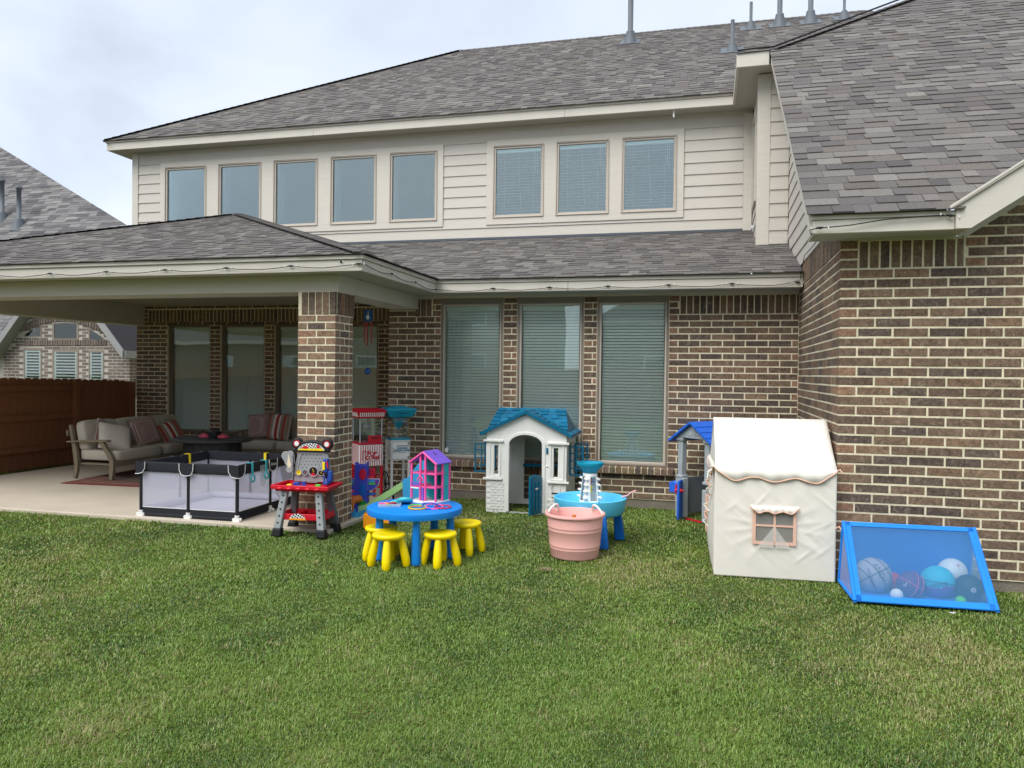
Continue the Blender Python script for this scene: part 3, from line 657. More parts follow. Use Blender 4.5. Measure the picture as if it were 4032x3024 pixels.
# ================================================================== NEIGHBOUR HOUSE (beyond the side fence)
NO = (-15.4, 15.5, -.6)
nb = thing('house', 'neighbouring grey brick house with arched gable window behind the brown fence', 'house', NO); WS[nb.name] = NO
YN = 15.5; NB = []; NS = []
NT = [srgb(*c)[:3] for c in ((120,109,102),(112,102,96),(126,115,107),(116,106,100),(106,97,92))]
nw = wb(MB().box((-17.3,YN,-.6),(-13.5,YN+.25,2.06)).box((-26,17.6,-.6),(-13.9,17.8,2.1)).prism([(-17.2,2.06),(-13.55,2.06),(-15.38,4.2)],YN,YN+.25), 'brick_wall', 'mortar_grey', nb)
wb(MB().box((-13.7,YN+.25,-.6),(-13.5,17.6,2.0)).box((-14.1,17.8,-.6),(-13.9,18.6,2.1)), 'side_wall', 'mortar_grey', nb)
arch = [(-16.66,1.3),(-14.12,1.3),(-14.12,2.40),(-14.5,2.62),(-15.0,2.76),(-15.5,2.80),(-16.0,2.74),(-16.4,2.62),(-16.66,2.47)]
def in_open(x, z):
    for a, b, c, d in ((-16.66,-16.09,0.9,2.085),(-15.78,-14.98,.9,2.055),(-14.69,-14.24,.9,2.04),(-15.775,-14.985,2.29,2.71)):
        if a < x < b and c < z < d: return True
    if -16.63 < x < -16.09 and 2.37 < z < 2.41+.45*(x+16.63): return True
    if -14.69 < x < -14.24 and 2.28 < z < 2.56-.5*(x+14.69): return True
    return False
ttop = lambda u: 2.05+max(0, 1.15*min(u-.15, 3.7-u))
tmp = []
brick_wall(tmp, (-13.5,YN,0), (0,1,0), (1,0,0), 2.1, .9, 2.0, nw, tones=NT, heads=NT, back0=True)
brick_wall(tmp, (-17.3,YN,0), (1,0,0), (0,-1,0), 3.8, .9, 3.6, nw, tones=NT, heads=NT, top=ttop, corner1=True)
for r in tmp:
    c = sum((Vector(p) for p in r['v'][:4]), Vector())/4
    if in_open(c.x, c.z) or in_open(c.x-.06, c.z) or in_open(c.x+.06, c.z): continue
    NB.append(r)
# soldier arch and soldier band, proud of the wall
for i in range(34):
    f = i/33; x = -16.72+2.66*f; z = 2.46+.40*math.sin(math.pi*(.07+.86*f))-.12*f+.02
    NB.append(brick_rec((x,YN-.03,z), (1,0,0), (0,-1,0), .065, .05, .15, nw, random.choice(NT)))
for i in range(33):
    x = -16.63+i*.0762
    NB.append(brick_rec((x,YN-.02,2.205+.02*(i/33)), (1,0,0), (0,-1,0), .062, .05, .13, nw, random.choice(NT)))
emit_pieces(NB, 300, 'brick', 'brick_o', 'brick_m', nb, 'brick_field'); 
def nwin(poly, shutters):
    cx = sum(p[0] for p in poly)/len(poly); cz = sum(p[1] for p in poly)/len(poly)
    inn = [(cx+(x-cx)*.86, cz+(z-cz)*.9) for x, z in poly]
    w = wb(MB().ring(poly, inn, YN-.012, YN+.04), 'window', 'frame_brown', nb)
    MB().prism(inn, YN-.004, YN-.001).build('pane', 'pane', w)
    x0, x1 = min(p[0] for p in inn), max(p[0] for p in inn); z0, z1 = min(p[1] for p in inn), max(p[1] for p in inn)
    MB().prism(inn, YN-.0008, YN-.0004).build('shade', 'room_dark' if shutters else 'nshade', w)
    if shutters:
        b = MB()
        for s in ((x0,x0+.05),(x1-.05,x1)): b.box((s[0],YN-.003,z0),(s[1],YN-.001,z1))
        b.build('shutter_frame','slat',w)
        z = z0
        while z < z1: MB().add([(x0+.05,YN-.0032,z),(x1-.05,YN-.0032,z),(x1-.05,YN-.0012,z+.034),(x0+.05,YN-.0012,z+.034)],[(0,1,2,3)]).build('slat','slat',w); z += .075
mat('nshade', srgb(190,205,198), .7, .08, 3)
nwin([(-16.656,.95),(-16.091,.95),(-16.091,2.085),(-16.656,2.085)],1); nwin([(-15.776,.95),(-14.983,.95),(-14.983,2.05),(-15.776,2.05)],1); nwin([(-14.686,.95),(-14.24,.95),(-14.24,2.035),(-14.686,2.035)],1)
nwin([(-16.634,2.37),(-16.093,2.37),(-16.093,2.64),(-16.35,2.56),(-16.634,2.42)],0); nwin([(-15.775,2.294),(-14.985,2.294),(-14.985,2.69),(-15.38,2.72),(-15.775,2.70)],0); nwin([(-14.689,2.276),(-14.242,2.276),(-14.242,2.33),(-14.45,2.45),(-14.689,2.555)],0)
# roofs
# 
mat('ntrim', srgb(150,150,150), .6, .05)
nr = MB(); A = [(-38.7,30.17,15.07),(-17.26,20.78,5.68),(-13.9,17.2,2.1),(-41,17.2,2.1)]
facepoly(nr, [A[3],A[2],A[1],A[0]]); facepoly(nr, [A[2],(-16.5,27,2.1),(-21,26,4.0),A[1]]); facepoly(nr, [A[1],(-21,26,4.0),(-41,36,12),A[0]])
nro = wb(nr, 'roof', 'roof_base', nb)
tmp = []; NST = [srgb(*c)[:3] for c in ((112,110,110),(122,120,119),(100,98,99),(128,126,124),(92,90,92))]
shingles(tmp, [A[3],A[2],A[1],A[0]], A[3], A[2], nro, EX=.16, tones=NST, wmin=.25, wmax=.6); NS += [r for r in tmp if r['v'][0][0] > -34]
# front gable over the arched window
for sx in (-1, 1):
    xe = -17.35 if sx < 0 else -13.42; ze = 2.02; xa, za = -15.38, ze+1.15*abs(-15.38-(-17.35 if sx < 0 else -13.42))*(1 if sx < 0 else 1.0)
    za = 4.285
    vs = [(xe,15.2,ze),(xa,15.2,za),(xa,19.4,za),(xe,17.3,ze)]
    wb(MB().add(vs+[(x,y,z-.1) for x,y,z in vs],[(0,1,2,3),(7,6,5,4),(0,4,5,1),(3,2,6,7)]), 'gable_roof', 'roof_base', nb)
    wb(MB().add([(xe,15.17,ze+.01),(xa,15.17,za+.01),(xa,15.17,za-.2),(xe,15.17,ze-.2),(xe,15.22,ze+.01),(xa,15.22,za+.01),(xa,15.22,za-.2),(xe,15.22,ze-.2)],[(0,1,2,3) if sx < 0 else (3,2,1,0),(0,4,5,1),(3,2,6,7),(7,4,0,3)]), 'rake_board', 'ntrim', nb)
    wb(MB().add([(xe+sx*.0,15.22,ze-.19),(xa,15.22,za-.19),(xa,YN,za-.19),(xe,YN,ze-.19)],[(0,1,2,3)]), 'soffit', 'ntrim', nb)
wb(MB().box((-13.42,15.23,1.84),(-13.38,17.3,2.02)).box((-13.5,15.5,1.84),(-13.43,17.3,1.86)).box((-26,17.15,1.9),(-17.4,17.2,2.08)), 'fascia', 'ntrim', nb)
emit_pieces(NS, 300, 'shingle', 'shingle_o', 'shingle_m', nb, 'shingle_field')
for o in bpy.data.objects:
    if o.name.startswith(('brick_field.','shingle_field.')) and o.parent == nb: ws(o, nb)
for px, py, zz, h in ((-23.54,21.7,6.6,1.25),(-24.66,22.04,6.94,1.3)):
    wb(MB().lathe([(.3,-.25),(.14,.18),(.14,.22),(.075,.24),(.075,h),(.105,h),(.105,h+.1),(0,h+.1)], c=(px,py,zz), n=16), 'vent_pipe', 'vent', nb)
# ================================================================== SIDE FENCE
FX = -10.42
fn = thing('fence', 'brown stained wooden privacy fence with rails beside the patio', 'fence', (FX,9.5,0)); WS[fn.name] = (FX,9.5,0)
FT = lambda y: 1.441-.0215*(y-9.2)
y = 6.2
pk = MB().prism([(-.069,-.25),(.069,-.25),(.069,1.405),(.045,1.435),(-.045,1.435),(-.069,1.405)], -.008, .008); pkm = pk.mesh('picket','fence')
while y < 11.9:
    o = bpy.data.objects.new('picket', pkm); COL.objects.link(o); o.location = (FX+random.uniform(-.002,.002), y, FT(y)-1.435+random.uniform(-.006,.006)); o.rotation_euler = (0,0,rad(90)); ws(o, fn); y += .143
for yp in (6.3, 8.43, 10.66):
    wb(MB().box((FX+.012,yp-.045,-.25),(FX+.105,yp+.045,FT(yp)+.0)), 'post', 'fence', fn, bevel=.004)
for y0, y1 in ((6.346,8.384),(8.476,10.614)):
    for zr in (.30,.80,1.27):
        wb(MB().box((FX+.0095,y0,zr-.045),(FX+.06,y1,zr+.045)), 'rail', 'fence', fn, bevel=.004)
wb(MB().box((FX+.0095,10.706,-.2),(FX+.03,11.94,1.36)).box((FX+.03,11.91,-.2),(-10.262,11.935,1.36)), 'end_panel', 'fence', fn)
# ================================================================== LAWN BLADES
def grass_mat():
    m = bpy.data.materials.new('grass'); m.use_nodes = True; MATS['grass'] = m; nt = m.node_tree; N = nt.nodes; L = nt.links; N.clear()
    o = N.new('ShaderNodeOutputMaterial'); a = N.new('ShaderNodeAttribute'); a.attribute_name = 'tone'
    d = N.new('ShaderNodeBsdfDiffuse'); t = N.new('ShaderNodeBsdfTranslucent'); g = N.new('ShaderNodeBsdfGlossy'); g.inputs['Roughness'].default_value = .5
    L.new(a.outputs[0], d.inputs[0]); L.new(a.outputs[0], t.inputs[0]); m1 = N.new('ShaderNodeMixShader'); m1.inputs[0].default_value = .35; m2 = N.new('ShaderNodeMixShader'); m2.inputs[0].default_value = .05
    L.new(d.outputs[0], m1.inputs[1]); L.new(t.outputs[0], m1.inputs[2]); L.new(m1.outputs[0], m2.inputs[1]); L.new(g.outputs[0], m2.inputs[2]); L.new(m2.outputs[0], o.inputs[0])
grass_mat()
def smooth_noise(x, y, seed):
    r = np.random.default_rng(seed); v = np.zeros_like(x)
    for k in range(14):
        f = .5*1.28**k; a = r.uniform(0, 2*np.pi); v += np.sin((x*np.cos(a)+y*np.sin(a))*f*2.2+r.uniform(0, 6.3))*f**-.55
    return v/v.std()
def grass(n):
    R = np.random.default_rng(3)
    # sample in view: distance weighted
    d = 2.75*np.exp(R.random(n*2)*math.log(11.5/2.75)); ang = rad(14.4)-np.radians(R.uniform(-47, 47, n*2)) ; d = d/np.cos(ang-rad(14.4))
    x = -np.sin(ang)*d; y = np.cos(ang)*d
    ok = ~((y > SLAB_Y-.01) & (x < -3.57) & (x > -9.93)) & ~((x > -3.62) & (y > 9.21)) & ~((x > 1.0) & (y > 6.44)) & ((y < 9.3) | (x < -9.9)) & (x > -10.4) & (y < 11.9) & ~((x > -4.06) & (x < -3.62) & (y > 6.97)) & ~((x > -3.6) & (x < -3.49) & (y > 7.6))
    x, y, d = x[ok][:n], y[ok][:n], d[ok][:n]
    # taller tufts and dry clumps
    nt_ = 260; ti = R.integers(0, len(x), nt_); cnt = R.integers(25, 70, nt_); rep = np.repeat(ti, cnt); sp = np.repeat(R.uniform(.02, .06, nt_), cnt); dryt = np.repeat(R.random(nt_) < .45, cnt)
    tx = x[rep]+R.normal(0, 1, len(rep))*sp; ty = y[rep]+R.normal(0, 1, len(rep))*sp*.8; okt = (ty < 6.4) | ((tx > -3.3) & (tx < .8) & (ty < 9.0)); n0 = len(x)
    x = np.concatenate([x, tx[okt]]); y = np.concatenate([y, ty[okt]]); d = np.concatenate([d, d[rep][okt]]); istuft = np.concatenate([np.zeros(n0, bool), np.ones(okt.sum(), bool)]); isdry = np.concatenate([np.zeros(n0, bool), dryt[okt]]); n = len(x)
    p1 = smooth_noise(x, y, 11); p2 = smooth_noise(x*2.3, y*2.3, 5); p3 = smooth_noise(x*6, y*6, 9)
    h = R.uniform(.014, .036, n)*(1+.15*p3)*np.clip(.8+.12*p2, .5, 1.3); h = np.clip(h, .013, .06); h = np.where(istuft, h*1.45, h)
    edge = ((np.abs(y-SLAB_Y) < .08) & (x < -3.5)) | ((y > 9.1)) ; h = h*np.where(edge, 1.25, 1)
    wd = R.uniform(.0011, .0026, n)*np.clip(d/3.6, .9, 2.4)
    az = R.uniform(0, 2*np.pi, n); lean = R.uniform(.15, 1.25, n); bend = R.uniform(.2, .9, n)
    dx, dy = np.cos(az), np.sin(az); px, py = -dy, dx
    l1 = lean*.5; l2 = np.minimum(lean+bend, 1.5)
    m = np.stack([x+dx*np.sin(l1)*h*.55, y+dy*np.sin(l1)*h*.55, np.cos(l1)*h*.55-.012], 1)
    t = m+np.stack([dx*np.sin(l2)*h*.6, dy*np.sin(l2)*h*.6, np.cos(l2)*h*.6], 1)
    b = np.stack([x, y, np.full(n, -.014)], 1); s = np.stack([px*wd, py*wd, np.zeros(n)], 1)
    V = np.stack([b-s, b+s, m+s*.85, m-s*.85, t], 1).reshape(-1, 3)
    me = bpy.data.meshes.new('grass'); me.vertices.add(5*n); me.vertices.foreach_set('co', V.astype(np.float32).ravel())
    base = (np.arange(n)*5)[:, None]; li = np.concatenate([base+np.array([0,1,2,3]), base+np.array([3,2,4])], 1).ravel()
    me.loops.add(7*n); me.loops.foreach_set('vertex_index', li.astype(np.int32))
    me.polygons.add(2*n); st = np.stack([np.arange(n)*7, np.arange(n)*7+4], 1).ravel(); me.polygons.foreach_set('loop_start', st.astype(np.int32))
    me.update(calc_edges=True)
    g1 = np.array(srgb(100,138,50)[:3]); g2 = np.array(srgb(147,174,80)[:3]); g3 = np.array(srgb(72,108,43)[:3]); straw = np.array(srgb(186,182,122)[:3]); brown = np.array(srgb(128,112,74)[:3])
    u = R.random((n,1)); c = g1*(1-u)+g2*u; k = (R.random(n)+.22*p2-.05*p1) < .16; c[k] = g3
    w_ = np.clip(.5+.32*p1+.22*p2, 0, 1)[:, None]; c = c*(1-.45*w_)+(c*np.array([1.32,1.12,.95]))*.45*w_
    st_ = R.random(n) < np.clip(.055+.05*p1+.05*p3+.26*np.maximum(0,p2*.7+p1*.6-.55), .015, .7); c[st_] = straw*R.uniform(.6, 1.05, (st_.sum(),1)); br = R.random(n) < .035; c[br] = brown
    c[isdry & (R.random(n) < .75)] = straw*.85; k2 = istuft & ~isdry; c[k2] = c[k2]*.35+np.array(srgb(140,178,72)[:3])*.65
    c *= R.uniform(.84, 1.13, (n,1))
    a = me.attributes.new('tone', 'FLOAT_COLOR', 'FACE'); a.data.foreach_set('color', np.repeat(np.concatenate([c, np.ones((n,1))], 1), 2, 0).astype(np.float32).ravel())
    me.materials.append(MATS['grass']); o = bpy.data.objects.new('grass', me); COL.objects.link(o); kind(o, 'stuff')
    tag(o, 'short mown green lawn grass with straw coloured patches across the yard', 'grass')
grass(580000)
# ================================================================== PATIO FURNITURE
mat('wood', srgb(128,116,96), .75, .2, 5, .4, 60, stretch=(1,1,1), detail=6)
mat('fabric', srgb(192,184,170), .95, .06, 4, .5, 350)
mat('fabric_lt', srgb(212,205,192), .95, .05, 4, .5, 350)
mat('dark_metal', srgb(40,42,46), .5, .1, 6); mat('dark_top', srgb(66,66,68), .55, .12, 8, .2, 80)
def stripes(name, cols, scale):
    m, nt, b = newmat(name); N = nt.nodes; L = nt.links; tc = N.new('ShaderNodeTexCoord'); sp = N.new('ShaderNodeSeparateXYZ'); L.new(tc.outputs['Object'], sp.inputs[0])
    mu = N.new('ShaderNodeMath'); mu.operation = 'MULTIPLY_ADD'; mu.inputs[1].default_value = scale; mu.inputs[2].default_value = 10.5; L.new(sp.outputs[0], mu.inputs[0])
    fr = N.new('ShaderNodeMath'); fr.operation = 'FRACT'; L.new(mu.outputs[0], fr.inputs[0]); r = N.new('ShaderNodeValToRGB'); r.color_ramp.interpolation = 'CONSTANT'
    e = r.color_ramp.elements
    while len(e) < len(cols): e.new(.5)
    for i, (p, c) in enumerate(cols): e[i].position = p; e[i].color = srgb(*c)
    L.new(fr.outputs[0], r.inputs[0]); L.new(r.outputs[0], b.inputs['Base Color']); b.inputs['Roughness'].default_value = .95
stripes('striped', [(0,(150,128,112)),(.2,(205,198,188)),(.38,(160,52,48)),(.58,(205,198,188)),(.7,(140,120,104)),(.88,(168,56,52))], 3.6)
def pattern(name, c1, c2, sc):
    m, nt, b = newmat(name); N = nt.nodes; L = nt.links; tc = N.new('ShaderNodeTexCoord'); mp = N.new('ShaderNodeMapping'); mp.inputs['Rotation'].default_value = (0,0,rad(45)); L.new(tc.outputs['Object'], mp.inputs[0])
    br = N.new('ShaderNodeTexBrick'); br.inputs['Scale'].default_value = sc; br.inputs['Color1'].default_value = srgb(*c1); br.inputs['Color2'].default_value = srgb(*c1); br.inputs['Mortar'].default_value = srgb(*c2); br.inputs['Mortar Size'].default_value = .045; br.inputs['Row Height'].default_value = .22
    L.new(mp.outputs[0], br.inputs[0]); L.new(br.outputs[0], b.inputs['Base Color']); b.inputs['Roughness'].default_value = .95
pattern('patterned', (134,92,90), (186,168,158), 16)
def superbox(mb, c, d, e=.28, n=28, k=14, m=0, T=None):
    f = lambda t, p: math.copysign(abs(t)**p, t); vs = []
    for i in range(k+1):
        v = -math.pi/2+math.pi*i/k
        for j in range(n):
            u = 2*math.pi*j/n; vs.append((c[0]+d[0]/2*f(math.cos(v),e)*f(math.cos(u),e), c[1]+d[1]/2*f(math.cos(v),e)*f(math.sin(u),e), c[2]+d[2]/2*f(math.sin(v),e)))
    return mb.add(vs, [(i*n+j, i*n+(j+1)%n, (i+1)*n+(j+1)%n, (i+1)*n+j) for i in range(k) for j in range(n)], m, True, T)
def pillow_mesh(w, h, t, n=16, ear=.1):
    """pillow in the xz plane, thickness along y, pointed corners"""
    mb = MB(); P = lambda i, j, s: ((a:=(-1+2*i/n))*w/2*(1-ear*(1-abs(b:=(-1+2*j/n))**2)*.5*(abs(a)**3)), s*t/2*max(0,(1-a**4))**.6*max(0,(1-b**4))**.6, b*h/2*(1-ear*(1-abs(a)**2)*.5*(abs(b)**3)))
    vs = [P(i,j,-1) for i in range(n+1) for j in range(n+1)]; N1 = len(vs); vs += [P(i,j,1) for i in range(n+1) for j in range(n+1)]
    q = lambda i, j: i*(n+1)+j; fs = []
    for i in range(n):
        for j in range(n): fs += [(q(i,j),q(i+1,j),q(i+1,j+1),q(i,j+1)),(N1+q(i,j),N1+q(i,j+1),N1+q(i+1,j+1),N1+q(i+1,j))]
    return mb, vs, fs, len(fs)
def pillow(label, w, h, t, mfront, mback, loc, rot):
    mb, vs, fs, k = pillow_mesh(w, h, t); mb.add(vs, fs, 0, True); mb.m = [0 if i % 2 == 0 else 1 for i in range(k)]
    o = mb.build('throw_pillow', [mfront, mback], None, smooth=True); at(o, loc, rot); return tag(o, label, 'pillow', 'throw pillows on the patio sofas')
def sofa(name, label, loc, rz, length, nseat, nback):
    """faces local -y; x along length; arms of curved wood"""
    t = thing(name, label, 'sofa', loc, rz, 'patio sofas'); hl = length/2; D = .78
    fr = MB(); fr.box((-hl+.05,-.36,.19),(hl-.05,-.325,.27)); fr.box((-hl+.05,.28,.19),(hl-.05,.31,.27)); fr.box((-hl+.06,-.325,.20),(hl-.06,.28,.225)); fr.build('seat_frame','wood',t,bevel=.006)
    bk = MB()
    for i in range(7): x = -hl+.12+(length-.24)*i/6; bk.box((x-.03,.30,.25),(x+.03,.325,.70),0,T_((0,0,0),rx=0))
    bk.box((-hl+.05,.325,.66),(hl-.05,.35,.74)); o = bk.build('back_frame','wood',t,bevel=.004); at(o,(0,.02,0),(rad(-9),0,0))
    for s in (-1, 1):
        x = s*(hl-.035)
        # back post, front post (bent), arm
        def ribbon(pts, w, nm):
            b = MB(); P = pts; vs = []
            for i, (y, z, hw) in enumerate(P):
                a = Vector((P[max(i-1,0)][0],P[max(i-1,0)][1])); c = Vector((P[min(i+1,len(P)-1)][0],P[min(i+1,len(P)-1)][1])); d = (c-a).normalized(); nrm = Vector((-d.y,d.x))*hw
                vs += [(x-w/2,y+nrm.x,z+nrm.y),(x+w/2,y+nrm.x,z+nrm.y),(x+w/2,y-nrm.x,z-nrm.y),(x-w/2,y-nrm.x,z-nrm.y)]
            k = len(P); fs = [(0,1,2,3),(4*k-1,4*k-2,4*k-3,4*k-4)]
            for i in range(k-1):
                for j in range(4): fs.append((4*i+j,4*i+4+j,4*i+4+(j+1)%4,4*i+(j+1)%4))
            b.add(vs, fs); b.build(nm,'wood',t,bevel=.005)
        ribbon([(.30,0,.022),(.275,.12,.028),(.27,.25,.03),(.29,.40,.028),(.35,.62,.022),(.38,.76,.018)],.05,'leg')
        ribbon([(-.315,0,.026),(-.325,.16,.034),(-.325,.27,.036),(-.28,.36,.032),(-.20,.46,.026),(-.16,.535,.026)],.055,'leg')
        ribbon([(.42,.52,.011),(.2,.535,.013),(-.05,.545,.014),(-.24,.55,.014),(-.27,.545,.012)],.085,'armrest')
    for i in range(nseat):
        w = (length-.14)/nseat; mb = MB(); superbox(mb,(-hl+.07+w*(i+.5),-.035,.335),(w-.008,.68,.155),.22); mb.build('seat_cushion','fabric',t)
    for i in range(nback):
        w = (length-.12)/nback; mb = MB(); superbox(mb,(0,0,.0),(w-.01,.17,.44),.3,T=T_((-hl+.06+w*(i+.5),.235,.60),rx=rad(-12),rz=random.uniform(-.03,.03),ry=random.uniform(-.02,.02))); mb.build('back_cushion','fabric',t)
    return t
sofa('outdoor_sofa', 'long cushioned wooden sofa on the rug beside the fence', (-8.36,9.92,SZ), rad(90), 2.1, 2, 3)
sofa('outdoor_sofa', 'cushioned wooden sofa against the patio windows behind the brick pillar', (-6.83,11.40,SZ), 0, 1.5, 2, 2)
pillow('cream pillow with patterned back slumped against the wooden sofa arm',.46,.46,.17,'fabric_lt','patterned',(-8.28,9.22,.60),(rad(-38),rad(14),rad(60)))
pillow('small patterned pillow tucked behind the cream pillow',.40,.40,.14,'patterned','patterned',(-8.50,9.30,.64),(rad(-14),rad(22),rad(84)))
pillow('red patterned square pillow standing in the middle of the long sofa',.46,.46,.16,'patterned','fabric_lt',(-8.36,9.92,.635),(rad(-18),rad(-10),rad(82)))
pillow('red and beige striped pillow lying tilted on the long sofa',.46,.36,.14,'striped','striped',(-8.34,10.45,.585),(rad(-24),rad(-18),rad(80)))
pillow('red patterned pillow beside striped pillow on the sofa by the windows',.42,.42,.15,'patterned','fabric_lt',(-7.26,11.30,.66),(rad(-14),rad(-6),rad(4)))
pillow('upright red and beige striped pillow on the sofa by the windows',.44,.46,.15,'striped','striped',(-6.85,11.24,.66),(rad(-12),rad(3),rad(-5)))
# rug
def rug_mat():
    m, nt, b = newmat('rug'); N = nt.nodes; L = nt.links; tc = N.new('ShaderNodeTexCoord'); sp = N.new('ShaderNodeSeparateXYZ'); L.new(tc.outputs['Object'], sp.inputs[0])
    d = []
    for i, half in ((0,1.35),(1,1.2)):
        a = N.new('ShaderNodeMath'); a.operation = 'ABSOLUTE'; L.new(sp.outputs[i], a.inputs[0]); s = N.new('ShaderNodeMath'); s.operation = 'SUBTRACT'; s.inputs[0].default_value = half; L.new(a.outputs[0], s.inputs[1]); d.append(s)
    mn = N.new('ShaderNodeMath'); mn.operation = 'MINIMUM'; L.new(d[0].outputs[0], mn.inputs[0]); L.new(d[1].outputs[0], mn.inputs[1])
    r = N.new('ShaderNodeValToRGB'); r.color_ramp.interpolation = 'CONSTANT'; e = r.color_ramp.elements
    cs = [(0,(120,40,40)),(.05,(134,92,80)),(.12,(120,56,50)),(.15,(140,112,96)),(.22,(124,48,46)),(.26,(128,104,88)),(.33,(110,46,44)),(.36,(104,90,76))]
    while len(e) < len(cs): e.new(.5)
    for i, (p, c) in enumerate(cs): e[i].position = p; e[i].color = srgb(*c)
    L.new(mn.outputs[0], r.inputs[0]); L.new(r.outputs[0], b.inputs['Base Color']); b.inputs['Roughness'].default_value = 1
rug_mat()
tag(at(MB().box((-1.35,-1.2,0),(1.35,1.2,.008)).build('rug','rug'),(-7.18,9.72,SZ+.001),(0,0,rad(3))),'red and brown bordered outdoor rug on the concrete patio','rug')
# fire table
ft = thing('fire_table', 'dark oval fire table with black slatted base between the sofas', 'table', (-7.15,9.9,SZ))
MB().lathe([(.58,.0),(.605,.012),(.605,.035),(.59,.048),(.20,.048),(.20,.046)],(0,0,.50),48,sy=.82).build('table_top','dark_top',ft,sharp=40)
MB().lathe([(.0,0),(.21,0),(.21,.006),(.0,.006)],(0,0,.549),32,sy=.8).build('burner_lid','dark_metal',ft,sharp=40)
for i in range(20):
    a = 2*math.pi*i/20; MB().cbox((0,0,.25),(.128,.02,.5),0,T_((.42*math.cos(a),.34*math.sin(a),0),rz=math.atan2(math.sin(a)/.34,math.cos(a)/.42)+rad(90))).build('slat','dark_metal',ft)
at(MB().box((-.015,-.01,-.035),(.015,.01,.035)).build('latch','vent',ft),(-.41,-.1,.42))
pot = thing('plant_pot', 'small dark square pot standing on the oval fire table', 'pot', (-7.08,9.85,SZ+.555)); MB().frustum((0,0,0),(.11,.11),(0,0,.09),(.15,.15)).build('pot_body','dark_metal',pot,bevel=.006); MB().box((-.065,-.065,.089),(.065,.065,.092)).build('soil','black',pot)
mat('pink_cloth', srgb(214,92,112), .8, .15, 12)
for dx, lb in ((-.17,'crumpled pink cloth to the left side of the dark pot'),(.14,'crumpled pink cloth bundle between dark pot and striped pillow')):
    mb = MB(); R_ = random.Random(3)
    vs = []; n, k = 14, 8
    for i in range(k+1):
        for j in range(n):
            v = math.pi/2*i/k; u = 2*math.pi*j/n; r = 1+.28*math.sin(u*3+i)+R_.uniform(-.15,.15); vs.append((.085*r*math.cos(v)*math.cos(u),.06*r*math.cos(v)*math.sin(u),.055*math.sin(v)*(1+R_.uniform(-.2,.2))))
    mb.add(vs,[(i*n+j,i*n+(j+1)%n,(i+1)*n+(j+1)%n,(i+1)*n+j) for i in range(k) for j in range(n)],0,True); tag(at(mb.build('cloth','pink_cloth',smooth=True),(-7.09+dx,9.87,SZ+.556)),lb,'cloth')
# ================================================================== PLAYPEN
def mesh_mat(name, col, alpha):
    m = bpy.data.materials.new(name); m.use_nodes = True; MATS[name] = m; nt = m.node_tree; N = nt.nodes; L = nt.links; N.clear()
    o = N.new('ShaderNodeOutputMaterial'); t = N.new('ShaderNodeBsdfTransparent'); d = N.new('ShaderNodeBsdfDiffuse'); d.inputs[0].default_value = col; tr = N.new('ShaderNodeBsdfTranslucent'); tr.inputs[0].default_value = col
    a = N.new('ShaderNodeMixShader'); a.inputs[0].default_value = .35; L.new(d.outputs[0], a.inputs[1]); L.new(tr.outputs[0], a.inputs[2])
    mx = N.new('ShaderNodeMixShader'); mx.inputs[0].default_value = alpha; L.new(t.outputs[0], mx.inputs[1]); L.new(a.outputs[0], mx.inputs[2]); L.new(mx.outputs[0], o.inputs[0])
mesh_mat('net_white', srgb(228,228,246), .6); mesh_mat('net_blue', srgb(112,170,214), .45); mesh_mat('net_pale', srgb(225,230,235), .5); mesh_mat('net_grey', srgb(215,212,205), .45)
mat('navy', srgb(28,30,38), .85, .12, 9, .3, 200); mat('piping', srgb(222,222,220), .8); mat('mat_grey', srgb(186,188,205), .9, .05, 6, .6, 25)
pp = thing('playpen', 'black framed baby playpen with white mesh sides at the patio edge', 'playpen', (-5.27,7.46,SZ), rad(1)); PWx, PDy, PH = .575, .575, .575
posts = [(-PWx,-PDy),(0,-PDy),(PWx,-PDy),(PWx,.05),(PWx,PDy),(0,PDy),(-PWx,PDy),(-PWx,.05)]
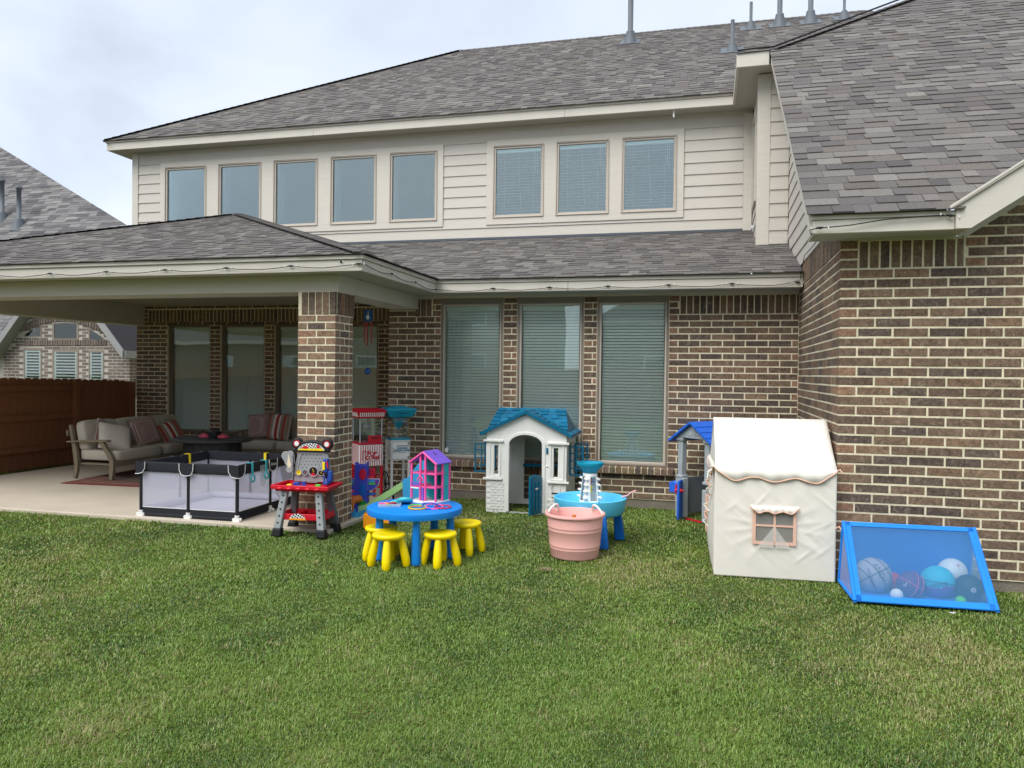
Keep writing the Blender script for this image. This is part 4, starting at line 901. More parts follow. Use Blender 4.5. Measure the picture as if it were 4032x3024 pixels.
for i, (x, y) in enumerate(posts):
    MB().tube([(x,y,.03),(x,y,PH-.05)],.019,10).build('post','navy',pp)
    f = MB(); f.cbox((x,y,.018),(.075 if y in (-PDy,PDy) else .045,.045,.036)); f.tube([(x,y,.0),(x,y,.065)],.024,10); f.tube([(x-.05,y,.02),(x+.05,y,.02)],.017,8); f.build('foot','white',pp)
    x2, y2 = posts[(i+1)%8]; p, q = Vector((x,y,0)), Vector((x2,y2,0)); d = (q-p).normalized(); nrm = Vector((d.y,-d.x,0))
    MB().tube([p+d*.045+Vector((0,0,.022)), q-d*.045+Vector((0,0,.022))],.017,8).build('bottom_rail','navy',pp)
    # skirt, padded top rail, net panel with piping
    sk = MB(); sk.add([tuple(p+Vector((0,0,.03))),tuple(q+Vector((0,0,.03))),tuple(q+Vector((0,0,.095))),tuple(p+Vector((0,0,.095)))],[(0,1,2,3)]); sk.build('skirt','navy',pp,solid=.006)
    tr = MB(); superbox(tr,(0,0,0),((q-p).length+.02,.05,.105),.35,24,12,0,T_(tuple((p+q)/2+Vector((0,0,PH-.045))),rz=math.atan2(d.y,d.x))); tr.build('top_rail','navy',pp)
    nt_ = MB(); nt_.add([tuple(p+Vector((0,0,.09))),tuple(q+Vector((0,0,.09))),tuple(q+Vector((0,0,PH-.09))),tuple(p+Vector((0,0,PH-.09)))],[(0,1,2,3)]); net = nt_.build('net_panel','net_white',pp)
    pi = MB(); a = p+d*.022; b = q-d*.022
    sagm = (a+b)/2+Vector((0,0,PH-.108)); pi.tube([a+Vector((0,0,PH-.098)),a.lerp(b,.15)+Vector((0,0,PH-.105)),sagm,a.lerp(b,.85)+Vector((0,0,PH-.105)),b+Vector((0,0,PH-.098))],.0045,6); pi.tube([a+Vector((0,0,.098)),b+Vector((0,0,.098))],.004,6)
    pi.tube([a+Vector((0,0,.098)),a+Vector((0,0,PH-.098))],.003,5); pi.tube([b+Vector((0,0,.098)),b+Vector((0,0,PH-.098))],.003,5); pi.build('piping','piping',net)
    # flap over the post with white piping
    out = Vector((x/PWx if abs(abs(x)-PWx) < .01 else 0, y/PDy if abs(abs(y)-PDy) < .01 else 0, 0)).normalized(); sd_ = Vector((-out.y,out.x,0))
    crn = abs(out.x) > .1 and abs(out.y) > .1; c = Vector((x,y,0))+out*(.054 if crn else .036); fk = 1.0 if crn else 0
    poly = [(-.085,.0),(-.082,-.07),(-.062,-.115),(-.03,-.128),(0,-.13),(.03,-.128),(.062,-.115),(.082,-.07),(.085,.0),(0,0)]
    vs = [c+sd_*u_+Vector((0,0,PH+.008+v_))-out*abs(u_)*fk for u_, v_ in poly]
    fl = MB().add([tuple(v) for v in vs],[(0,1,2,3,4,9),(9,4,5,6,7,8)]).build('flap','navy',pp,solid=.006)
    MB().tube([tuple(vs[k]+out*.005) for k in range(9)],.0045,6).build('piping','piping',fl)
text('brand_lettering','Gimars',.045,'piping',pp,(PWx+.048,.05,PH-.045),(rad(90),0,rad(90)),shear=.2)
# oval door panel on the right side
dv_ = [(PWx+.012,.33+.19*math.cos(a),.30+.21*math.sin(a)*(1 if math.sin(a)>0 else .95)) for a in [2*math.pi*i/28 for i in range(28)]]
dr = MB().add(dv_,[tuple(range(28))]).build('door_panel','net_white',pp); MB().tube(dv_+dv_[:1],.006,6).build('piping','piping',dr)
MB().box((-PWx+.03,-PDy+.03,.012),(PWx-.03,PDy-.03,.045)).build('floor_mat','mat_grey',pp,bevel=.01)
mb = MB(); superbox(mb,(0,0,0),(1.08,.09,.06),.5); at(mb.build('mat_bumper','mat_grey',pp),(-PWx+.10,.0,.085),(0,0,rad(86)))
mb = MB(); superbox(mb,(0,0,0),(1.05,.09,.06),.5); at(mb.build('mat_bumper','mat_grey',pp),(.02,PDy-.10,.085),(0,0,rad(2)))
at(MB().add([(-.11,-.09,0),(.11,-.09,0),(.09,.09,.0),(-.12,.08,0)],[(0,1,2,3)]).build('pouch','mat_grey',pp,solid=.006),(PWx+.025,.36,.40),(rad(80),0,rad(90)))
plastic('yellow_ring',240,214,40); plastic('teal_ring',72,190,200)
def pull_ring(label, loc, rz, m):
    t = thing('pull_ring', label, 'ring', loc, rz); s = MB(); s.add([(-.016,-.03,.0),(.016,-.03,.0),(.014,-.034,-.13),(-.014,-.034,-.13),(-.016,.03,0),(.016,.03,0),(.016,.03,-.06),(-.016,.03,-.06)],[(0,1,2,3),(4,5,1,0),(7,6,5,4)]); s.build('strap',m,t,solid=.006)
    MB().tube([(.036*math.cos(a),-.036,-.165+.036*math.sin(a)) for a in [2*math.pi*i/24 for i in range(25)]],.009,8,cap=False).build('loop',m,t)
PT = PH+SZ+.012
pull_ring('yellow hand ring hanging from the back rail of the playpen',(-5.05,8.01,PT),0,'yellow_ring'); pull_ring('yellow hand ring on the side rail of the playpen',(-5.835,7.62,PT),rad(90),'yellow_ring')
pull_ring('teal hand ring hanging on the playpen rail near its front corner',(-4.672,7.10,PT),rad(90),'teal_ring'); pull_ring('teal hand ring hanging beside the white cloth on the playpen',(-4.672,7.36,PT),rad(90),'teal_ring')
mb = MB(); mb.prism([(-.05,.0),(.055,.0),(.05,-.20),(.03,-.23),(-.02,-.23),(-.04,-.2)],-.004,.004); o = tag(at(mb.build('baby_bib','net_pale'),(-4.664,7.33,PT-.05),(0,0,rad(90))),'pale grey cloth hanging over the playpen side rail','cloth')
# ================================================================== WIND CHIME
wc = thing('wind_chime', 'blue wind chime with red tubes hanging under the patio roof', 'wind chime', (-3.94,8.4,2.195)); plastic('chime_blue',40,86,150); plastic('chime_red',176,48,62); mat('navy2', srgb(30,52,110), .6)
MB().tube([(0,0,.13),(0,0,.545)],.002,4).build('string','cable',wc); MB().prism([(-.05,0),(.05,0),(.05,.135),(-.05,.135)],-.01,.01).build('plaque','chime_blue',wc)
MB().prism([(x_, z_) for x_, z_ in [(-.02,.03),(-.024,.055),(-.014,.07),(0,.073),(.0,.12),(.008,.12),(.008,.07),(.02,.06),(.024,.035),(.0,.018)]],-.0125,-.0105).build('emblem','piping',wc)
for dx in (-.045,-.012,.045): MB().tube([(dx,0,-.01),(dx,0,-.30+.04*abs(dx)/.045)],.0075,8).build('tube','chime_red',wc); 
MB().tube([(0,0,0),(0,0,-.62)],.0015,4).build('string','cable',wc); MB().lathe([(0,0),(.04,.006),(.04,.012),(0,.018)],(0,0,0),20,T=T_((0,0,-.60),rx=rad(80))).build('sail','chime_blue',wc)
# ================================================================== TOYS
plastic('t_red',204,28,48); plastic('t_grey',152,156,158,.5,.1); plastic('t_dkgrey',98,102,106,.55); plastic('t_black',30,30,34,.5); plastic('t_blue',34,74,156); plastic('t_yellow',244,214,30,.38); plastic('t_green',92,206,70)
plastic('t_cream',226,214,184); plastic('t_silver',176,180,182,.35); plastic('b_blue',20,132,226,.4); plastic('b_yellow',252,222,0,.36); plastic('t_white',236,236,232,.4); plastic('t_teal',0,100,134,.4); plastic('ph_white',232,232,226,.42)
plastic('cart_teal',24,150,178); plastic('cart_red',188,20,44); mat('brass', srgb(150,128,72), .35, .1, metal=.7); plastic('purple',126,96,206); plastic('pink',246,92,158); plastic('aqua',40,182,184); plastic('indigo',68,78,196); plastic('sky',64,168,226)
plastic('orange',246,156,28); plastic('lime',178,226,150); plastic('tub_pink',244,184,176,.5); plastic('wt_blue',96,206,248); plastic('wt_leg',22,116,214); plastic('grey_ph',164,173,178,.55); plastic('grey_dk',112,119,124,.6); plastic('roof_blue',44,108,220); plastic('rope',238,236,230,.8)
def checker(name, c1, c2, sc):
    m, nt, b = newmat(name); N = nt.nodes; L = nt.links; tc = N.new('ShaderNodeTexCoord'); ck = N.new('ShaderNodeTexChecker'); ck.inputs['Scale'].default_value = sc; ck.inputs[1].default_value = srgb(*c1); ck.inputs[2].default_value = srgb(*c2)
    mp = N.new('ShaderNodeMapping'); mp.inputs['Location'].default_value = (.003,.003,.003); mp.inputs['Rotation'].default_value = (0,rad(14),0); L.new(tc.outputs['Object'], mp.inputs[0]); L.new(mp.outputs[0], ck.inputs[0]); L.new(ck.outputs[0], b.inputs['Base Color']); b.inputs['Roughness'].default_value = .35
checker('checker', (238,238,238), (26,26,28), 62)
def hexa(mb, b, t, m=0): mb.add(list(b)+list(t), [(3,2,1,0),(4,5,6,7),(0,1,5,4),(1,2,6,5),(2,3,7,6),(3,0,4,7)], m); return mb
def rect(cx, cy, z, w, d): return [(cx-w/2,cy-d/2,z),(cx+w/2,cy-d/2,z),(cx+w/2,cy+d/2,z),(cx-w/2,cy+d/2,z)]
def disc(mb, c, r, n=20, m=0, th=.004, T=None): # disc facing -y
    return mb.lathe([(r,0),(r,th)], n=n, m=m, T=(T or Matrix.Identity(4)) @ T_(c, rx=rad(90)), smooth=False)
def tray(mb, w, d, z0, z1, wall=.012, fl=.01, m=0):
    mb.box((-w/2,-d/2,z0),(w/2,d/2,z0+fl),m); mb.box((-w/2,-d/2,z0+fl),(w/2,-d/2+wall,z1),m); mb.box((-w/2,d/2-wall,z0+fl),(w/2,d/2,z1),m); mb.box((-w/2,-d/2+wall,z0+fl),(-w/2+wall,d/2-wall,z1),m); mb.box((w/2-wall,-d/2+wall,z0+fl),(w/2,d/2-wall,z1),m); return mb
# ---------------------------------------------------------------- toy workbench
wbh = thing('toy_workbench', 'red and grey toy workbench with pegboard leaning by the brick pillar', 'toy workbench', (-3.79,6.73,0), rad(5))
for sx in (-1,1):
    for sy in (-1,1):
        x0, y0, x1, y1 = sx*.222, sy*.165, sx*.172, sy*.115
        lg = hexa(MB(), rect(x0,y0,.075,.075,.062), rect(x1,y1,.435,.062,.052)).build('leg','t_grey' if sy < 0 else 't_dkgrey',wbh,bevel=.008)
        hexa(MB(), rect(x0+sx*.006,y0+sy*.004,0,.102,.088), rect(x0,y0,.08,.084,.07)).build('foot','t_black',lg,bevel=.012)
        if sy < 0:
            h = MB()
            for k in range(5):
                f = (k+.9)/5.6; zz = .075+.36*f; disc(h,(x0+(x1-x0)*f, y0-.031+(y1-y0+.005)*f-.001, zz),.0085,12)
            kind(h.build('peg_holes','t_black',lg),'stuff')
tb = MB(); tb.box((-.26,-.165,.43),(.26,.165,.465)); tb.build('table_top','t_red',wbh,bevel=.014,seg=3)
tb = MB(); tray(tb,.585,.37,.452,.492,.022,.012); tb.build('tray_rim','t_red',wbh,bevel=.007,seg=2)
for i in range(5): o = MB().lathe([(.028,0),(.026,.01),(0,.012)],n=20,T=T_((0,0,0),rx=rad(90))).build('bump','t_red',wbh,smooth=True); at(o,(-.20+i*.095,-.183,.461)); o.scale = (1,1,.55)
sh_ = MB(); tray(sh_,.47,.30,.155,.215,.014,.012); sh_.box((-.08,-.14,.167),(-.07,.14,.20)); sh_.build('shelf','t_red',wbh,bevel=.006)
st = MB(); st.prism([(x,z) for x,z in arc(0,0,.085,0,180,18,.062)],-.004,0); o = st.build('sticker','checker',wbh); at(o,(-.03,-.151,.158)); MB().box((-.083,-.006,0),(.083,-.004,.016)).build('sticker_band','orange',o)
tg = MB()
for x in (-.06,-.01,.03,.07): tg.cbox((x,-.02,.175),(.03,.02,.012))
kind(tg.build('small_parts','t_white',wbh),'stuff')
# board
bd = [(-.19,.49),(.20,.49),(.195,.62),(.178,.72),(.15,.80),(-.14,.80),(-.165,.72),(-.185,.62)]
MB().prism(bd,.10,.125).build('pegboard','t_grey',wbh,bevel=.008)
MB().ring([(-.175,.565),(.175,.565),(.155,.70),(.13,.79),(-.12,.79),(-.145,.70)],[(-.15,.585),(.15,.585),(.135,.695),(.115,.77),(-.105,.77),(-.125,.695)],.094,.101).build('board_rim','t_grey',wbh,bevel=.003)
ph_ = MB()
for r in range(6):
    for c in range(7): disc(ph_,(-.105+c*.038+(.019 if r%2 else 0)-.008,.1,.60+r*.032),.0042,8)
kind(ph_.build('peg_holes','t_black',wbh),'stuff')
MB().box((-.05,.102,.485),(.06,.124,.55)).build('board_support','t_grey',wbh); MB().box((-.18,.092,.555),(.18,.102,.58)).build('gauge_bar','t_grey',wbh,bevel=.004)
for x, r, c1, c2 in ((-.13,.031,'t_yellow','t_black'),(-.062,.030,'t_dkgrey','t_red'),(.025,.052,'t_black','t_yellow'),(.105,.030,'t_black','t_yellow'),(.155,.026,'t_cream','t_black')):
    g_ = MB(); g_.lathe([(r*.86,.0),(r*.86,.014),(r,.014),(r,0)],n=28,T=T_((x,.094,.585+(.014 if r > .05 else 0)),rx=rad(90))); go = g_.build('gauge','t_silver',wbh,sharp=40)
    disc(MB(),(x,.088,.585+(.014 if r > .05 else 0)),r*.84,28,th=.002).build('dial',c1,go); MB().prism([(-.003,-.005),(.003,-.005),(.0012,r*.62),(-.0012,r*.62)],0,.002,0,T_((x,.0835,.585+(.014 if r > .05 else 0)),ry=rad(-20 if r > .05 else 10))).build('needle',c2,go)
disc(MB(),(.022,.0835,.566),.02,16,th=.003).build('heart','t_red',wbh)
# arch with sticker and two tyres
ao = [(-.185,.795)]+[(x,z) for x,z in arc(0,.795,.185,180,0,20,.118)]; MB().prism([(x,z) for x,z in reversed(arc(0.005,.79,.188,180,0,22,.12))],.075,.13).build('arch','t_black',wbh,bevel=.014,seg=3)
o = MB().prism([(x,z) for x,z in reversed(arc(0,0,.142,176,4,20,.082))],-.003,0).build('arch_sticker','checker',wbh); at(o,(.005,.0735,.80)); MB().prism([(-.135,.008),(.135,.008),(.12,.03),(-.125,.022)],-.0055,-.0035).build('sticker_band','t_yellow',o)
disc(MB(),(.075,-.0045,.048),.017,16,th=.002).build('sticker_badge','t_red',o); MB().prism([(-.11,.03),(-.05,.055),(-.02,.03),(-.06,.022)],-.006,-.0045).build('sticker_car','t_red',o)
for x in (-.15,.165):
    ty = MB().lathe([(.0,-.022),(.03,-.022),(.044,-.026),(.056,-.02),(.059,0),(.056,.02),(.044,.026),(.03,.022),(0,.022)],n=32,T=T_((x,.10,.872),rx=rad(90),rz=rad(0))).build('tyre','t_black',wbh,smooth=True)
    disc(MB(),(x,.0775,.872),.036,28,th=.002).build('hub','t_red',ty); disc(MB(),(x,.0745,.872),.024,24,th=.002).build('hub_cap','t_white',ty)
    q = MB()
    for k in range(10): disc(q,(x+.030*math.cos(k*.628),.074,.872+.030*math.sin(k*.628)),.0035,8,th=.001)
    kind(q.build('lug_nuts','t_black',ty),'stuff')
# lobed tool plate on the left, toy drill on the right
def lobed(cs, n=60):
    pts = []
    for i in range(n):
        a = 2*math.pi*i/n; d = Vector((math.cos(a),math.sin(a))); best = 0
        for cx, cz, r in cs:
            b = d.x*cx+d.y*cz; disc_ = b*b-(cx*cx+cz*cz-r*r)
            if disc_ > 0: best = max(best, b+math.sqrt(disc_))
        pts.append((d.x*best, d.y*best))
    return pts
pl_ = lobed([(-.03,.06,.045),(.02,.075,.035),(0,0,.045),(0,-.075,.036),(.012,-.03,.03),(-.005,.03,.05)])
o = MB().prism(pl_,-.008,.008).build('tool_plate','t_grey',wbh,bevel=.004); at(o,(-.222,.06,.69),(0,rad(-4),0)); MB().prism([(-.008,-.055),(.012,-.06),(.026,-.03),(.016,.01),(.01,.06),(0,.08),(-.004,.04),(-.018,-.02)],-.0105,-.0085).build('plate_label','t_cream',o)
o = MB().cbox((0,0,0),(.05,.06,.135)).box((.02,-.02,-.16),(.065,.03,-.05)).build('drill_body','t_blue',wbh,bevel=.012,seg=3); at(o,(.172,.05,.665))
MB().cbox((-.012,-.033,.0),(.026,.008,.08)).build('drill_label','t_yellow',o,bevel=.003); MB().tube([(.02,-.036,.05),(.03,-.04,.01),(.036,-.036,-.02)],.008,8).build('drill_trigger','t_red',o); MB().lathe([(.006,-.125),(.012,-.10),(.022,-.085),(.026,-.068)],n=16).build('drill_chuck','t_black',o,smooth=True); MB().tube([(0,0,-.16),(0,0,-.125)],.004,6).build('drill_bit','t_silver',o)
MB().box((.13,.08,.485),(.20,.125,.56)).build('tool_post','t_blue',wbh,bevel=.006); o = MB().box((.165,-.02,.487),(.215,.10,.505)).build('drill_stand','t_blue',wbh,bevel=.004)
def block(lb, c, d, m, rz=0): tag(at(MB().cbox((0,0,d[2]/2),d).build('toy_block',m,bevel=.004),c,(0,0,rz)),lb,'toy block','small toys on the workbench')
ZT = .466
block('blue toy vice block at the back of the red workbench',(-3.90,6.72,ZT),(.06,.05,.035),'t_blue',.2); block('small yellow toy piece on the red workbench top',(-3.945,6.66,ZT),(.045,.03,.022),'t_yellow',.1)
block('flat blue toy plate in the middle of the red workbench',(-3.82,6.67,ZT),(.10,.06,.014),'t_blue',.1); block('raised blue toy piece in the middle of the red workbench',(-3.815,6.71,ZT+.015),(.04,.03,.03),'t_blue',.1); block('bright green toy brick on the red workbench',(-3.64,6.67,ZT),(.05,.04,.03),'t_green',.12); block('black toy bit lying next to the green toy brick',(-3.655,6.625,ZT),(.04,.02,.014),'t_black',.1)
# ---------------------------------------------------------------- carts
def cart(name, label, loc, rz, W, zb0, zb1, zg, zr, body, accent, roofm, legm, postm):
    t = thing(name, label, 'food cart', loc, rz); h = W/2
    bx_ = MB().box((-h,-h,zb0),(h,h,zb1)).build('cabinet',body,t,bevel=.008)
    for sx in (-1,1):
        for sy in (-1,1): MB().box((sx*(h-.015)-.014,sy*(h-.015)-.014,.0),(sx*(h-.015)+.014,sy*(h-.015)+.014,zb0)).build('leg',legm,t)
    MB().box((-h-.006,-h-.006,zb1),(h+.006,h+.006,zb1+.022)).build('counter',accent,t,bevel=.006)
    g = MB(); i = h-.014
    for a, b in (((-i,-i),(i,-i)),((i,-i),(i,i)),((i,i),(-i,i)),((-i,i),(-i,-i))): g.add([(a[0],a[1],zb1+.02),(b[0],b[1],zb1+.02),(b[0],b[1],zg),(a[0],a[1],zg)],[(0,1,2,3)])
    g.build('glass_case','clear',t)
    for sx in (-1,1):
        for sy in (-1,1): MB().tube([(sx*i,sy*i,zb1+.02),(sx*i,sy*i,zg)],.0075,8).build('post',postm,t)
    return t, h
pc, h = cart('popcorn_cart','red and white popcorn machine cart with striped cabinet reading POP CORN','a' and (-4.03,8.60,SZ),rad(43),.30,.42,.68,1.0,1.12,'t_white','cart_red','cart_red','cart_red','t_silver')
MB().frustum((0,0,1.0),(.31,.31),(0,0,1.085),(.37,.37)).frustum((0,0,1.085),(.37,.37),(0,0,1.115),(.30,.30)).build('canopy','cart_red',pc,bevel=.006)
for s in (0,1):
    for k in range(13): 
        o = MB().box((-.006,-.002,-.026),(.006,.002,.026)).build('stripe','t_white',pc); v = -.145+k*.0242
        at(o,(v,-.1745,1.045) if s == 0 else (-.1745,v,1.045),(rad(19),0,0) if s == 0 else (0,rad(19),0))
        if s: o.rotation_euler = (rad(19),0,rad(-90))
for k in range(10): MB().box((-.13+k*.0289-.0045,-h-.0025,.425),(-.13+k*.0289+.0045,-h-.001,.672)).build('cabinet_stripe','cart_red',pc)
for k in range(9): MB().box((-h-.0025,-.13+k*.032-.004,.425),(-h-.001,-.13+k*.032+.004,.672)).build('cabinet_stripe','cart_red',pc)
sg_ = MB().lathe([(.074,0),(.074,.002)],n=36,sx=1,sy=.82,T=T_((.01,-h-.003,.545),rx=rad(90))).build('sign','t_white',pc); el = lambda k: [(.01+k*math.cos(2*math.pi*q/36),.545+k*.82*math.sin(2*math.pi*q/36)) for q in range(36)]; MB().ring(el(.074),el(.070),-h-.0065,-h-.0052).build('sign_border','cart_red',sg_)
text('lettering','POP',.062,'cart_red',pc,(.005,-h-.0075,.568),(rad(90),0,0),.001,bold=.003); text('lettering','CORN',.058,'cart_red',pc,(.012,-h-.0075,.522),(rad(90),0,0),.001,bold=.003); text('lettering','Fresh',.036,'cart_red',pc,(-.062,-h-.0075,.602),(rad(90),0,0),.001,shear=.3)
MB().tube([(-.11,-h,.60),(-.11,-h-.018,.585),(-.11,-h-.018,.515),(-.11,-h,.50)],.005,8).build('handle','cart_red',pc); 
for z in (.49,.62): MB().box((.125,-h-.006,z-.012),(.147,-h-.003,z+.012)).build('hinge','t_silver',pc)
MB().box((-.04,-.155,.70),(.13,-.145,.79)).build('hatch','cart_red',pc,bevel=.008); MB().box((.0,-.158,.755),(.09,-.1555,.768)).build('hatch_slot','t_black',pc)
kt = MB().lathe([(.0,0),(.045,0),(.05,.06),(.047,.07),(.0,.075)],(0,0,.845),20).build('kettle','t_silver',pc,smooth=True); MB().tube([(0,0,.92),(0,0,1.0)],.006,6).build('kettle_rod','t_silver',pc); MB().sphere((.145,-.1,.90),.022,12,8,sc=(.6,1,1.2)).build('knob','cart_red',pc)
for y in (-.12,.12): MB().tube([(-.125,y,.16),(.125,y,.16)],.012,8).build('brace','cart_red',pc); MB().tube([(.13,y,.16),(.13,y*.2,.30)],.008,8).build('brace','cart_red',pc)
sc_, h = cart('snow_cone_cart','white and teal carnival snow cone machine cart beside the brick corner',(-3.77,8.93,SZ),rad(40),.25,.46,.715,1.0,1.12,'t_white','cart_teal','cart_teal','t_white','brass')
MB().frustum((0,0,1.0),(.30,.27),(0,0,1.09),(.40,.33)).frustum((0,0,1.09),(.40,.33),(0,0,1.115),(.36,.30)).frustum((0,0,1.115),(.2,.2),(0,0,1.135),(.16,.16)).build('canopy','cart_teal',sc_,bevel=.01)
MB().frustum((0,0,.84),(.03,.03),(0,0,1.0),(.22,.12)).build('ice_hopper','cart_teal',sc_,bevel=.01)
MB().tube([(-.09,-.172,1.058),(-.06,-.176,1.052),(-.03,-.176,1.06),(0,-.178,1.05),(.03,-.176,1.06),(.06,-.176,1.052),(.09,-.172,1.058)],.003,6).build('scroll','t_black',sc_); disc(MB(),(0,-.176,1.045),.008,12).build('scroll_dot','t_black',sc_)
MB().ring([(-.115,.475),(.115,.475),(.115,.70),(-.115,.70)],[(-.108,.482),(.108,.482),(.108,.693),(-.108,.693)],-h-.004,-h-.001).build('door_edge','t_silver',sc_)
plastic('ink_teal',40,120,150); plastic('ink_grey',70,80,86)
text('lettering','Old Fashioned',.026,'ink_grey',sc_,(.02,-h-.004,.645),(rad(90),0,0),.0008,shear=.25); text('lettering','CARNIVAL',.030,'ink_teal',sc_,(.02,-h-.004,.615),(rad(90),0,0),.0008,bold=.001); text('lettering','SNOW CONE',.033,'ink_teal',sc_,(.02,-h-.004,.585),(rad(90),0,0),.0008,bold=.0012,xs=.92)
MB().tube([(-.03,-h-.003,.565),(0,-h-.003,.555),(.02,-h-.003,.562),(.04,-h-.003,.555),(.07,-h-.003,.565)],.0018,5).build('flourish','ink_grey',sc_)
MB().tube([(-.09,-h,.62),(-.09,-h-.016,.61),(-.09,-h-.016,.57),(-.09,-h,.56)],.004,8).build('handle','brass',sc_)
for z in (.50,.675): MB().box((.09,-h-.006,z-.012),(.11,-h-.0045,z+.012)).build('hinge','brass',sc_)
MB().lathe([(0,-.01),(.012,-.008),(.012,.008),(0,.01)],n=12,T=T_((.14,-.06,.9),ry=rad(90))).build('crank_knob','t_black',sc_)
for sx in (-1,1):
    wh = MB(); cx = -.155; R0 = .155
    wh.tube([(0,R0*math.cos(a),R0*math.sin(a)) for a in [2*math.pi*i/32 for i in range(33)]],.008,8,cap=False); wh.tube([(-.02,0,0),(.02,0,0)],.018,10)
    for k in range(12): wh.tube([(0,0,0),(0,R0*math.cos(k*math.pi/6),R0*math.sin(k*math.pi/6))],.004,6)
    at(wh.build('wheel','t_black',sc_),(sx*.16,-.02,.163)); 
MB().tube([(-.16,-.02,.163),(.16,-.02,.163)],.008,8).build('axle','t_black',sc_)
# ---------------------------------------------------------------- hero-style play tower (plain ovals, no figures)
tw = thing('play_tower', 'blue plastic play tower with red seats and winged panels behind the pillar', 'toy tower', (-3.68,7.72,SZ), rad(12)); plastic('tw_red',200,34,66); plastic('tw_blue',22,96,190); plastic('tw_green',24,140,50)
MB().prism([(-.07,0),(.07,0),(.075,.30),(.065,.535),(.07,.575),(.045,.54),(-.04,.54),(-.068,.57),(-.065,.535),(-.075,.3)],-.06,.06).build('column','indigo',tw,bevel=.012)
for z, m, rx_, rz_ in ((.44,'tw_red',.040,.062),(.265,'tw_blue',.040,.08),(.085,'tw_green',.045,.07)):
    o = MB().lathe([(1,0),(1,.006),(0,.009)],n=28,T=T_((0,0,0),rx=rad(90))).build('oval',m,tw,smooth=False); at(o,(.025,-.061,z)); o.scale = (rx_,1,rz_)
for sx in (-1,1):
    seat = MB().box((sx*.07,-.05,.395),(sx*.135,.05,.41)).box((sx*.07,.04,.41),(sx*.135,.055,.49)).build('seat','tw_red',tw,bevel=.008)
    wg = MB().prism(([(0,0)]+arc(0,0,.125,0,-90,10)) if sx > 0 else ([(0,0)]+arc(0,0,.125,270,180,10)),-.006,.006).build('wing','indigo',tw); at(wg,(sx*.078,-.04,.385))
    ap = [(sx*x_,0,z_) for x_, z_ in ([(0,0)]+arc(0,0,.125,0,-90,10)+[(0,0)])]; MB().tube(ap,.005,6).build('wing_edge','t_white',wg)
    for k, m in ((0,'sky'),(1,'t_green')): MB().cbox((sx*.045,-.008,-.025-.026*k),(.07,.006,.02)).build('wing_stripe',m,wg,bevel=.002)
    MB().cbox((sx*.092,-.008,-.034),(.022,.007,.022),0).build('wing_gem','tw_red',wg,bevel=.004)
    MB().box((sx*.07,-.05,.205),(sx*.15,.05,.225)).build('ledge','tw_blue',tw,bevel=.008)
tag(at(MB().tube([(0,.12*math.cos(a),.12*math.sin(a)) for a in [2*math.pi*i/28 for i in range(29)]],.009,8,cap=False).tube([(0,.1*math.cos(a),.1*math.sin(a)) for a in [2*math.pi*i/28 for i in range(29)]],.004,6,cap=False).build('hoop','t_black'),(-3.44,7.86,SZ+.13),(0,0,rad(-15))),'black hoop leaning behind the blue play tower','hoop')
# toy giraffe-like animal half hidden by the pillar
an = MB()
an.tube([(-.09,0,.15),(-.03,0,.165),(.05,0,.17),(.09,0,.175)],[.03,.045,.042,.03],12); an.tube([(.08,0,.17),(.11,0,.22),(.13,0,.28),(.16,0,.285)],[.03,.02,.017,.012],10)
for x in (-.075,.065):
    for y in (-.025,.025): an.tube([(x,y,.16),(x+.008,y,.09),(x,y,.05),(x,y,0)],[.02,.013,.010,.012],8)
mat('toy_orange', srgb(206,112,36), .5, .12, 20); tag(at(an.build('toy_animal','toy_orange',smooth=True),(-3.70,7.62,SZ),(0,0,rad(70))),'orange plastic toy animal peeking out behind the brick pillar','toy animal')
bn = thing('plastic_bin','low pale blue plastic tray on the slab beside the pillar','bin',(-3.66,7.58,SZ)); tray(MB(),.12,.22,0,.06,.006,.006).build('bin_body','net_pale2' if 'net_pale2' in MATS else 'sky',bn)
# ---------------------------------------------------------------- toddler slide
sl_ = thing('toddler_slide','blue toddler climber with pale green slide chute behind the round table','toy slide',(-3.05,7.85,0),rad(8))
MB().prism([(-.14,0),(.20,0),(.18,.40),(.15,.62),(.06,.66),(-.02,.56),(-.10,.45),(-.16,.43)],-.15,-.125).build('side_panel','sky',sl_,bevel=.008); MB().prism([(-.14,0),(.20,0),(.18,.40),(.15,.62),(.06,.66),(-.02,.56),(-.10,.45),(-.16,.43)],.125,.15).build('side_panel','sky',sl_,bevel=.008)
MB().box((-.13,-.125,.33),(.18,.125,.36)).build('platform','sky',sl_); MB().box((.10,-.125,.2),(.2,.125,.22)).build('step','sky',sl_)
hn = MB(); hn.tube([(.085+.062*math.cos(rad(a)),0,.675+.062*math.sin(rad(a))) for a in range(-215,36,10)],.018,8); hn.build('handle_arch','roof_blue',sl_)
ch = MB(); ch.add([(-.14,-.11,.345),(-.14,.11,.345),(-.58,.11,.06),(-.58,-.11,.06),(-.66,.11,.05),(-.66,-.11,.05)],[(0,1,2,3),(3,2,4,5)]); ch.add([(-.14,-.11,.345),(-.58,-.11,.06),(-.66,-.11,.05),(-.66,-.11,.12),(-.58,-.11,.14),(-.14,-.11,.42)],[(0,1,2,3,4,5)]); ch.add([(-.14,.11,.345),(-.58,.11,.06),(-.66,.11,.05),(-.66,.11,.12),(-.58,.11,.14),(-.14,.11,.42)],[(5,4,3,2,1,0)]); ch.build('chute','lime',sl_,solid=.014)
tag(at(tray(MB(),.26,.22,0,.15,.012,.012).build('toy_crate','orange',bevel=.012),(-3.24,7.2,.005),(0,0,rad(12))),'open orange plastic crate on the grass behind the yellow stools','crate')
